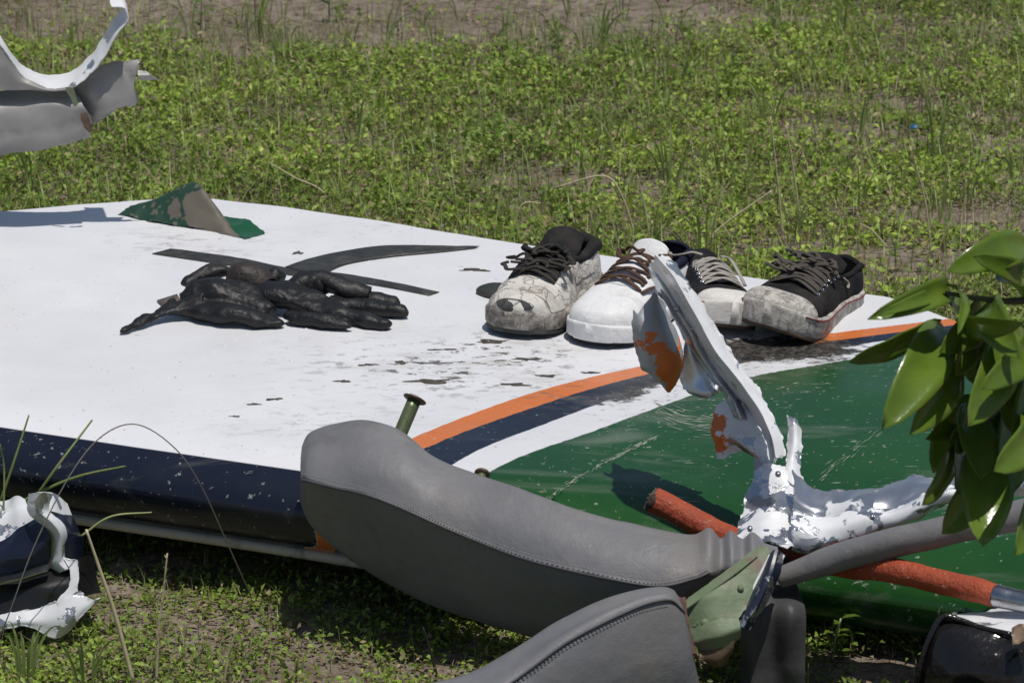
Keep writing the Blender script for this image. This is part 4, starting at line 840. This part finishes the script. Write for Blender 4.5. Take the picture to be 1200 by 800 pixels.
# ------------------------------------------------------------------ shoes
TW = [0, .012, .035, .08, .16, .35, .55, .7, .8, .87, .92, .955, .98, .993, 1]
WW = [.004, .0165, .025, .031, .034, .033, .040, .0465, .0465, .0435, .038, .030, .020, .011, .003]
TS = sorted(set([round(x, 4) for x in list(np.linspace(0, .06, 8))+list(np.linspace(.06, .85, 56))+list(np.linspace(.85, 1, 30))]))
class Shoe:
    def __init__(s, name, label, L, tip, head, pitch=0, roll=0, lift=0, hs=.026, ws=1.0, hscale=1.0, HH=None, toe_spring=.012):
        s.L, s.hs, s.ws, s.k, s.ts = L, hs, ws, hscale, toe_spring
        s.HT = HH or ([0, .02, .05, .12, .22, .34, .42, .52, .62, .74, .85, .92, .965, .99, 1], [.030, .052, .062, .064, .056, .056, .066, .064, .054, .042, .035, .029, .021, .012, .006])
        d = Vector((-math.sin(head), -math.cos(head), 0)); yaw = math.atan2(d.y, d.x)
        rot = Matrix.Rotation(yaw, 3, 'Z') @ Matrix.Rotation(-pitch, 3, 'Y') @ Matrix.Rotation(roll, 3, 'X')
        tipw = onp(*tip, lift); loc = tipw-rot @ Vector((L, 0, 0)) if pitch == 0 else tipw-rot @ Vector((L, 0, 0))
        if pitch == 0 and roll == 0: loc.z = ZT+.0005+lift
        s.root = empty(name, loc, label, 'shoe', None, rot.to_euler())
    def w(s, t): return interp(t, TW, WW)*s.ws
    def base(s, t): return s.ts*max(0, (t-.68)/.32)**2
    def surf(s, t, th, off=0):
        w, h = s.w(t), interp(t, *s.HT)*s.k; c, n = math.cos(th), math.sin(th)
        y = (w-.001)*math.copysign(abs(c)**.62, c); z = s.hs*.8+s.base(t)+h*abs(n)**.85
        return Vector((t*s.L, y, z))+Vector((0, c, n))*off
    def sole(s, m, name='sole', z0=0, z1=None, grow=.003, par=None):
        z1 = s.hs if z1 is None else z1; V = []; prof = [(.82, 0), (.96, .02), (1, .15), (1.0, .5), (1.0, .8), (.985, .95), (.9, 1.0)]
        for t in TS:
            w, b = s.w(t)+grow, s.base(t); x = t*s.L+(grow if t > .97 else -grow if t < .03 else 0)
            ring = []
            for k, f in prof: ring.append((x, w*k, b+z0+(z1-z0)*f))
            V += [Vector(q) for q in ring]+[Vector((q[0], -q[1], q[2])) for q in ring[::-1]]
        n = len(prof)*2; F = grid_faces(len(TS), n, True)+[tuple(range(n))[::-1], tuple((len(TS)-1)*n+j for j in range(n))]
        return mk(name, V, F, m, par or s.root, local=True)
    def upper(s, name, m, t0, t1, off=0, th0=0, th1=180, open_=True, lining=None, jit=0, solid=.003, par=None):
        ta = [t for t in TS if t0 <= t <= t1]; na = 40; V, idx, F = [], {}, []
        for i, t in enumerate(ta):
            for j in range(na+1):
                th = R(th0+(th1-th0)*j/na); p = s.surf(t, th, off)
                if jit: p += mnoise.noise_vector(p*45+Vector((s.L*100, 0, s.hs*300)))*jit
                V.append(p)
        for i in range(len(ta)-1):
            for j in range(na):
                tm_ = (ta[i]+ta[i+1])/2; thm = th0+(th1-th0)*(j+.5)/na
                if open_ and .035 < tm_ < .42 and 52 < thm < 128: continue
                if open_ and .42 <= tm_ < .66 and 90-22*(1-(tm_-.42)/.36) < thm < 90+22*(1-(tm_-.42)/.36): continue
                F.append((i*(na+1)+j, i*(na+1)+j+1, (i+1)*(na+1)+j+1, (i+1)*(na+1)+j))
        if t1 == 1: F.append(tuple((len(ta)-1)*(na+1)+j for j in range(na+1)))
        if t0 == 0: F.append(tuple(j for j in range(na+1))[::-1])
        o = mk(name, V, F, m, par or s.root, local=True, solid=solid, off=-1, mats=[m, lining] if lining else None)
        if name == 'upper': s.up = o
        return o
    def collar(s, m, r=.005, name='collar'):
        path = [s.surf(t, R(54)) for t in (.44, .36, .28, .2, .13, .07, .035)]+[s.surf(.03, R(90))]+[s.surf(t, R(126)) for t in (.035, .07, .13, .2, .28, .36, .44)]
        return tube(name, path, [r*.7, r, r*1.1, r, r*.7], m, s.root, 10, 70, local=True)
    def tongue(s, m, up=.03, back=.02, wid=24, name='tongue', thick=.005):
        rows = []
        for t in (.7, .62, .54, .46, .4): rows.append([s.surf(t, R(90+a), -.0015) for a in (-wid, -wid/2, 0, wid/2, wid)])
        for k in (.4, .75, 1.0):
            rows.append([s.surf(.4, R(90+a*1.15), 0)+Vector((-back*k, 0, up*k-.5*abs(a)/wid*.01)) for a in (-wid, -wid/2, 0, wid/2, wid)])
        V, F = patch_geo(rows, 34, 16, jit=.003, seed=3); return mk(name, V, F, m, s.root, local=True, solid=thick, off=0)
    def laces(s, m, rows, sp=30, r=.0024, flat=.6, bars=False, t0=.44, t1=.68, lift=.004):
        for i in range(rows):
            ta = t0+(t1-t0)*i/max(1, rows-1); tb = ta+(t1-t0)/rows*.8*(0 if bars else 1); e = sp*(1-.25*i/rows)
            for sg in ((1,) if bars else (1, -1)):
                wob = rng.uniform(-.004, .004)
                path = [s.surf(ta, R(90-sg*e), .001), s.surf(ta, R(90-sg*e*.6), lift), s.surf((ta+tb)/2, R(90), lift+.002+(.002 if sg > 0 else 0))+Vector((wob, 0, abs(wob))), s.surf(tb, R(90+sg*e*.6), lift), s.surf(tb, R(90+sg*e), .001)]
                tube('lace', path, [r], m, s.root, 8, 18, flat, local=True)
    def eyelets(s, m, rows, sp=32, r=.0032, t0=.44, t1=.68):
        for i in range(rows):
            for sg in (-1, 1):
                t = t0+(t1-t0)*i/(rows-1); p = s.surf(t, R(90+sg*sp*(1-.22*i/rows)), .0008); nrm = Vector((0, -sg*.55, .83)).normalized()
                nrm = Vector((0, math.cos(R(90+sg*sp)), math.sin(R(90+sg*sp))))
                e1 = Vector((1, 0, 0)); e2 = nrm.cross(e1); V, F = [], []
                for a in range(14):
                    wa = 2*math.pi*a/14; rd = e1*math.cos(wa)+e2*math.sin(wa)
                    for b in range(6):
                        wb = 2*math.pi*b/6; V.append(p+rd*(r+.0011*math.cos(wb))+nrm*.0011*math.sin(wb))
                F = grid_faces(14, 6, True)+[((13*6+b), (13*6+(b+1) % 6), (b+1) % 6, b) for b in range(6)]
                mk('eyelet', V, F, m, s.up, local=True)
    def loose(s, m, paths, r=.0024, flat=.6, name='lace'):
        for p in paths: tube(name, [Vector(q) for q in p], [r], m, s.root, 8, len(p)*7, flat, local=True)
def bunch(sh, m, t0, t1, n, size, r, seed):
    """a knotted muddle of lace over the throat"""
    rr = random.Random(seed)
    for i in range(n):
        t = rr.uniform(t0, t1); c = sh.surf(t, R(90+rr.uniform(-25, 25)), .005+rr.uniform(0, .008)); a = rr.uniform(0, 6.28); pth = []
        for k in range(6):
            a += rr.uniform(.3, 1.1); d = size*rr.uniform(.5, 1.1); q = c+Vector((math.cos(a)*d*.8, math.sin(a)*d*1.2, rr.uniform(-.002, .006)))
            pth.append(q)
        sh.loose(m, [pth], r, .6)
M_AW = m_dirty('scuffed_white_leather', (.62, .595, .55), (.27, .23, .185), .5, .78, 15, .7, .5, .9)
M_AS = m_dirty('muddy_rubber', (.42, .39, .35), (.1, .085, .07), .42, .6, 40, .75, .3, .6)
M_AD = m_dirty('grey_rubber_tip', (.045, .05, .05), (.13, .12, .1), .5, .75, 40, .7, .2, .4)
M_AF = m_canvas('dark_padding', (.02, .02, .021), (.075, .065, .055), 700)
M_ALC = m_canvas('dark_lace', (.045, .042, .038), (.09, .075, .06), 1400)
sa = Shoe('running_shoe', 'mud-stained white leather running shoe with dark laces and grey rubber toe tip', .258, (599, 397), R(24), hs=.03, ws=1.14, hscale=.98, toe_spring=.008)
ms = sa.sole(M_AS, 'midsole', .006, .03, .0045); sa.sole(M_AD, 'outsole', 0, .008, .003, ms)
sa.upper('upper', M_AW, 0, 1, lining=M_AF, jit=.003); sa.upper('side_overlay', M_AW, .2, .5, .002, 18, 50, False, jit=.002); sa.upper('toe_overlay', M_AW, .74, .9, .0018, 8, 70, False, jit=.002)
sa.upper('side_overlay', M_AW, .2, .5, .002, 130, 162, False, jit=.002); sa.upper('toe_tip', M_AD, .962, 1, .0022, 30, 150, False, solid=.002)
V, F = patch_geo([[sa.surf(t, R(a), .006)+Vector((.003 if t > .97 else 0, 0, 0)) for a in (45, 70, 90, 110, 135)] for t in (.995, .985, .965, .94)], 16, 20, jit=.001)
sa.collar(M_AF, .0085); sa.tongue(M_AF, .024, .03, 32, thick=.009); sa.laces(M_ALC, 4, 36, .0032, .6, t0=.46, t1=.68)
bunch(sa, M_ALC, .58, .7, 9, .016, .0032, 5); bunch(sa, M_AF, .46, .55, 5, .014, .004, 8)
M_BW = m_dirty('white_leather', (.74, .74, .74), (.42, .39, .35), .6, .8, 16, .5, .12, .5)
M_BN = m_canvas('navy_lining', (.012, .016, .035), (.03, .03, .04), 800)
M_BB = m_canvas('brown_lace', (.085, .048, .032), (.16, .11, .085), 1300)
sb = Shoe('leather_sneaker', 'clean white leather sneaker with brown laces and navy collar', .27, (692, 408), R(29), hs=.026, ws=1.2, hscale=1.0, toe_spring=.006)
ms = sb.sole(M_BW, 'midsole', .002, .026, .003); sb.sole(M_BLACK, 'outsole', 0, .003, .001, ms)
sb.upper('upper', M_BW, 0, 1, lining=M_BN, jit=.0012); sb.upper('heel_patch', M_BN, 0, .16, .002, 0, 50, False); sb.upper('heel_patch', M_BB, .0, .14, .0022, 128, 165, False)
sb.collar(M_BN, .007); sb.tongue(M_BW, .022, .02, 26); sb.laces(M_BB, 4, 34, .0036, .5, t0=.44, t1=.66); bunch(sb, M_BB, .42, .5, 4, .016, .0036, 12)
sb.loose(M_BB, [[sb.surf(.46, R(60), .006), sb.surf(.5, R(48), .008), sb.surf(.58, R(40), .006), sb.surf(.66, R(50), .005), sb.surf(.72, R(58), .003)]], .0034, .5)
sb.upper('heel_counter', M_BN, 0, .1, .004, 40, 140, False)
M_CK = m_canvas('black_canvas', (.012, .013, .016), (.06, .053, .047), 900, .55); M_CK2 = m_canvas('muddy_black_canvas', (.012, .012, .014), (.06, .052, .045), 900, .6)
M_CR = m_dirty('white_foxing', (.66, .64, .6), (.2, .17, .14), .56, .74, 30, .6, .15, .4)
M_CR2 = m_dirty('muddy_foxing', (.58, .55, .5), (.15, .13, .105), .46, .66, 55, .75, .2, .8)
M_RL = simple('dark_red_line', (.16, .012, .018), (.22, .02, .025), .6, 60)
M_WL = m_canvas('grey_white_lace', (.42, .39, .35), (.2, .175, .15), 1300); M_DL = m_canvas('muddy_lace', (.085, .075, .066), (.15, .125, .105), 1200)
M_OUT = m_dirty('brown_outsole', (.14, .09, .06), (.06, .045, .035), .45, .65, 50, .8, 0, .6)
def canvas_shoe(sh, fox, canvas, lace, n):
    fx = sh.sole(fox, 'foxing', .004, sh.hs, .003); sh.sole(M_OUT, 'outsole', 0, .006, .002, fx)
    V = []
    for t in TS:
        w, b = sh.w(t)+.0034, sh.base(t)
        V.append((t, w, b))
    for sg in (1, -1):
        tube('red_line', [Vector((t*sh.L, sg*w, b+sh.hs-.004)) for t, w, b in V[2:-14:3]], [.001], M_RL, fx, 6, 60, local=True)
    sh.upper('upper', canvas, 0, .86, lining=M_AF, jit=.002)
    sh.upper('toe_cap', fox, .83, 1, .0022, 0, 180, False, jit=.0006)
    sh.collar(canvas, .004); sh.tongue(canvas, .012, .03, 26); sh.eyelets(M_STEEL, n, 34, .003, .43, .7)
sc_ = Shoe('canvas_sneaker', 'black canvas sneaker with pale laces and cleaner white sole band', .245, (856, 398), R(-14), R(2), R(-10), .006, hs=.036, ws=1.0, hscale=.62)
canvas_shoe(sc_, M_CR, M_CK, M_WL, 6); sc_.laces(M_WL, 6, 33, .0033, .5, t0=.43, t1=.7)
sc_.loose(M_WL, [[sc_.surf(.45, R(100), .012), sc_.surf(.42, R(115), .016), sc_.surf(.38, R(130), .02), sc_.surf(.3, R(140), .024), sc_.surf(.2, R(138), .02)], [sc_.surf(.44, R(80), .012), sc_.surf(.42, R(60), .014), sc_.surf(.5, R(42), .01), sc_.surf(.6, R(30), .006)]], .0032, .5)
sd = Shoe('canvas_sneaker', 'muddy black canvas sneaker with soiled sole and tangled brown-grey laces', .268, (894, 406), R(28), R(4), R(-8), .008, hs=.036, ws=1.22, hscale=.78, toe_spring=.02)
canvas_shoe(sd, M_CR2, M_CK2, M_DL, 6); sd.laces(M_DL, 6, 33, .0036, .55, t0=.43, t1=.68); bunch(sd, M_DL, .46, .66, 9, .017, .0034, 21); bunch(sd, M_DL, .4, .48, 5, .018, .004, 25)
sd.loose(M_WL, [[sd.surf(.36, R(48), .004), sd.surf(.33, R(38), .005), sd.surf(.34, R(28), .004)]], .0022, .5)

# ------------------------------------------------------------------ gloves
clouds = bpy.data.textures.new('wrinkle', 'CLOUDS'); clouds.noise_scale = .016; clouds.noise_depth = 2
folds = bpy.data.textures.new('folds', 'CLOUDS'); folds.noise_scale = .045; folds.noise_depth = 1
def blobbody(name, parts, m, parent, voxel=.002, disp=.004, smooth=4):
    V, F = join_geo(parts); o = mk(name, V, F, m, parent)
    r = o.modifiers.new('skin', 'REMESH'); r.mode = 'VOXEL'; r.voxel_size = voxel; r.use_smooth_shade = True
    s = o.modifiers.new('soft', 'SMOOTH'); s.factor = .5; s.iterations = smooth
    d = o.modifiers.new('wrinkle', 'DISPLACE'); d.texture = clouds; d.strength = disp; d.mid_level = .5; d.texture_coords = 'LOCAL'
    d = o.modifiers.new('folds', 'DISPLACE'); d.texture = folds; d.strength = .014; d.mid_level = .55; d.texture_coords = 'LOCAL'
    return o
def G(u, vb, h): return onp(u, vb, h)
def bt(pts, rad, flat=1.0): return tube_geo([G(u, v, h*1.0) for u, v, h in pts], [r*1.3 for r in rad], 14, 16, flat*.78)
gl = empty('leather_glove', onp(260, 378), 'black leather glove crumpled inside out with one finger pointing outward', 'glove')
blobbody('glove_body', [bt([(238, 372, .02), (212, 374, .016), (186, 378, .012), (160, 386, .008), (146, 391, .005), (140, 393, .004)], [.02, .015, .0105, .008, .006, .002], .8),
    bt([(214, 372, .014), (240, 376, .016), (275, 381, .014), (305, 383, .011), (326, 384, .008), (333, 384, .006)], [.010, .017, .018, .014, .009, .002], .8),
    bt([(212, 366, .02), (230, 366, .026), (258, 367, .03), (290, 370, .025), (318, 376, .014)], [.008, .02, .025, .021, .009], .85),
    bt([(216, 356, .026), (232, 352, .036), (258, 349, .041), (284, 351, .037), (304, 357, .026)], [.006, .0105, .012, .0105, .007]),
    bt([(205, 368, .018), (196, 372, .018), (190, 376, .02)], [.006, .005, .002])], M_GLOVE, gl)
p_ = [onp(184, 354, .001), onp(208, 352, .008), onp(214, 362, .008), onp(192, 362, .001)]
mk('torn_lining', p_, [(0, 1, 2, 3)], simple('brown_lining', (.16, .12, .11), (.1, .08, .07), .9, 80), gl, solid=.002)
g2 = empty('leather_glove', onp(390, 376), 'black leather glove lying palm up with three fingers stretched flat', 'glove')
blobbody('glove_body', [bt([(296, 362, .024), (306, 363, .026), (330, 366, .025), (365, 371, .02), (395, 375, .013), (410, 377, .01)], [.010, .02, .024, .022, .016, .006], .75),
    bt([(335, 378, .011), (360, 383, .011), (390, 386, .010), (408, 388, .008), (416, 388, .007)], [.008, .0115, .0105, .009, .002]),
    bt([(370, 374, .014), (405, 380, .011), (435, 384, .010), (452, 386, .009), (460, 386, .008)], [.015, .0115, .0105, .0095, .002]),
    bt([(385, 366, .015), (425, 369, .012), (455, 371, .011), (474, 373, .010), (481, 373, .009)], [.013, .011, .0105, .0095, .002]),
    bt([(392, 362, .015), (430, 362, .012), (462, 364, .010), (470, 364, .009)], [.012, .010, .0085, .002]),
    bt([(340, 362, .026), (355, 358, .032), (372, 357, .032), (384, 360, .026)], [.010, .016, .016, .008]),
    bt([(316, 353, .03), (324, 350, .036), (331, 351, .03)], [.006, .011, .005])], M_GLOVE, g2)
def hollow(name, pts, rad, parent, flat=.7):
    V, F = tube_geo([G(*p) for p in pts], rad, 18, 22, flat, caps=False); V = [v+mnoise.noise_vector(v*60)*.0025 for v in V]
    return mk(name, V, F, M_GLOVE, parent, solid=.0022, off=-1)
hollow('turned_thumb', [(372, 356, .04), (390, 358, .034), (412, 361, .026), (434, 362, .022)], [.012, .016, .0165, .012], g2)
M_GB2 = m_dirty('worn_brown_black', (.03, .025, .023), (.09, .07, .055), .45, .7, 30, .5, .3, .6)
hollow('cuff_roll', [(272, 352, .032), (284, 353, .036), (300, 354, .034), (316, 358, .026)], [.017, .02, .02, .016], g2, .9).data.materials[0] = M_GB2


# ------------------------------------------------------------------ loose flakes of bark and dirt on the panel
M_FLK = simple('bark_flake', (.05, .042, .032), (.1, .085, .068), .9, 120, bs=.5)
FLK = [(508, 447, 24, 2.6), (600, 451, 20, 2), (556, 317, 17, 2), (577, 401, 18, 2.4), (640, 441, 10, 1.6), (430, 428, 12, 1.4), (322, 468, 9, 1.6), (470, 425, 7, 1.6), (620, 421, 16, 1.3), (520, 410, 14, 1.2), (690, 437, 9, 1.2), (247, 325, 5, 2), (262, 317, 4, 2), (349, 297, 4, 2.5), (402, 447, 8, 1.4), (275, 488, 7, 1), (300, 474, 6, 1)]
for i, (u, v, ru, rv) in enumerate(FLK):
    V, F = disc('x', u, v, ru*.95, rv*.62, None, None, .0009, 30, 1.7, i*3.3)
    o = mk('bark_flake', V, F, M_FLK, None, solid=.0004, off=0); setbase(o, onp(u, v)); tag(o, 'thin dark flake of bark and dirt lying on the white panel', 'debris', 'dirt flakes on the white panel')

# ------------------------------------------------------------------ shrub reaching in from the right
sh_b = Vector((1.25, 3.75, 0)); sh = empty('leafy_shrub', sh_b, 'glossy green broad-leaved shrub branch reaching over the padded tube', 'shrub')
M_SL = m_leaf('glossy_leaf', (.13, .215, .028), (.18, .275, .036), .2, .35, 30); M_SB = simple('green_bark', (.07, .07, .035), (.1, .09, .05), .7, 60, bs=.4)
YL = 3.62
tube('trunk', [sh_b-Vector((0, 0, .03)), sh_b+Vector((-.03, 0, .3)), sh_b+Vector((-.1, -.03, .6)), P(1400, 330, Y=YL+.03)], [.018, .014, .011, .008], M_SB, sh, 10, 24)
tube('limb', [P(1400, 330, Y=YL+.03), P(1290, 335, Y=YL+.01), P(1200, 352, Y=YL), P(1150, 350, Y=YL), P(1108, 343, Y=YL-.01)], [.008, .005, .003, .002], M_SB, sh, 8, 30)
tube('limb', [P(1290, 335, Y=YL+.01), P(1230, 400, Y=YL), P(1180, 430, Y=YL-.02), P(1140, 470, Y=YL-.02), P(1130, 500, Y=YL-.02)], [.005, .003, .0015], M_SB, sh, 8, 30)
def bigleaf(b, t, w, Y0, Y1, bend=.0, fold=.35, face=0.0, n=13):
    A, B = P(*b, Y=Y0), P(*t, Y=Y1); L = (B-A).length; d = (B-A).normalized()
    s = d.cross(Vector((0, -1, 0))).normalized(); nrm = s.cross(d); s = (s*math.cos(face)+nrm*math.sin(face)).normalized(); nrm = s.cross(d)
    if nrm.y > 0: nrm = -nrm
    W_ = w/(FPX/3.72)*.64; V = []
    for i in range(n):
        f = i/(n-1); c = A+d*L*f+nrm*bend*L*math.sin(f*math.pi)
        ww = W_*(math.sin(math.pi*min(1, f**.96))**.6)+.0003
        for j in range(-3, 4):
            k = j/3; V.append(c+s*ww*k+nrm*(-ww*fold*.8*(1-abs(k)**1.6)+.0009*math.sin(f*19+Y0*90)*abs(k)))
    F = grid_faces(n, 7); lf = mk('leaf', V, F, M_SL, sh, solid=.0004, off=0)
    return lf
LV = [((1103, 378), (1034, 503), 46, 0, -.05, .12, .3, -.3), ((1114, 405), (1067, 509), 40, .01, -.03, .1, .3, .2), ((1165, 388), (1134, 500), 46, -.02, -.06, .12, .25, .2), ((1122, 498), (1081, 592), 34, .02, .01, .05, .3, .9),
      ((1152, 520), (1152, 640), 52, -.01, -.03, .08, .25, 0), ((1113, 336), (1017, 374), 26, 0, -.02, .16, .5, -.7), ((1112, 342), (1030, 368), 14, -.01, -.03, .1, .3, -.9), ((1205, 286), (1110, 318), 34, .03, .03, .12, .3, -.8), ((1124, 341), (1200, 378), 30, 0, -.05, .14, .4, -.4),
      ((1103, 374), (994, 424), 26, .05, .1, .06, .2, .5), ((1202, 395), (1150, 456), 34, -.03, -.06, .12, .3, -.4), ((1204, 492), (1164, 552), 40, -.02, -.06, .1, .3, -.4), ((1172, 440), (1142, 552), 46, .04, .05, .02, .2, .6), ((1108, 333), (1122, 392), 12, -.02, -.04, .1, .4, 1.0),
      ((1120, 510), (1122, 580), 22, .03, .03, .04, .3, .8), ((1178, 310), (1225, 340), 36, .02, 0, .1, .3, -.8), ((1150, 350), (1120, 440), 34, .03, .02, .05, .3, .5), ((1215, 420), (1190, 540), 44, .03, .02, .06, .3, .4), ((1190, 470), (1178, 580), 46, .04, .04, .03, .2, .6),
      ((1210, 560), (1190, 650), 36, .0, -.02, .08, .3, .3), ((1230, 300), (1320, 350), 44, 0, -.03, .1, .3, -.5), ((1260, 360), (1240, 480), 46, 0, -.03, .1, .3, .2), ((1290, 340), (1330, 460), 46, 0, -.03, .1, .3, .2), ((1340, 330), (1290, 240), 44, 0, -.03, .1, .3, .3), ((1160, 352), (1195, 420), 36, -.02, -.05, .12, .35, -.3), ((1136, 470), (1150, 560), 40, .01, .0, .05, .3, .4), ((1195, 330), (1140, 300), 24, .04, .02, .1, .3, -.9)]
lr = random.Random(4)
for i in range(15):
    bx, by = lr.uniform(1130, 1260), lr.uniform(330, 540); an = lr.uniform(-.6, .5); ln = lr.uniform(75, 115)
    LV.append(((bx, by), (bx+ln*math.sin(an)-15, by+ln*math.cos(an)), lr.uniform(32, 44), lr.uniform(.03, .12), lr.uniform(.02, .1), .1, .3, lr.uniform(-.6, .8)))
for b, t, w_, y0, y1, bn, fo, fa in LV: bigleaf(b, t, w_, YL+y0+.05, YL+y1-.05, bn*1.5, fo, fa*.7)
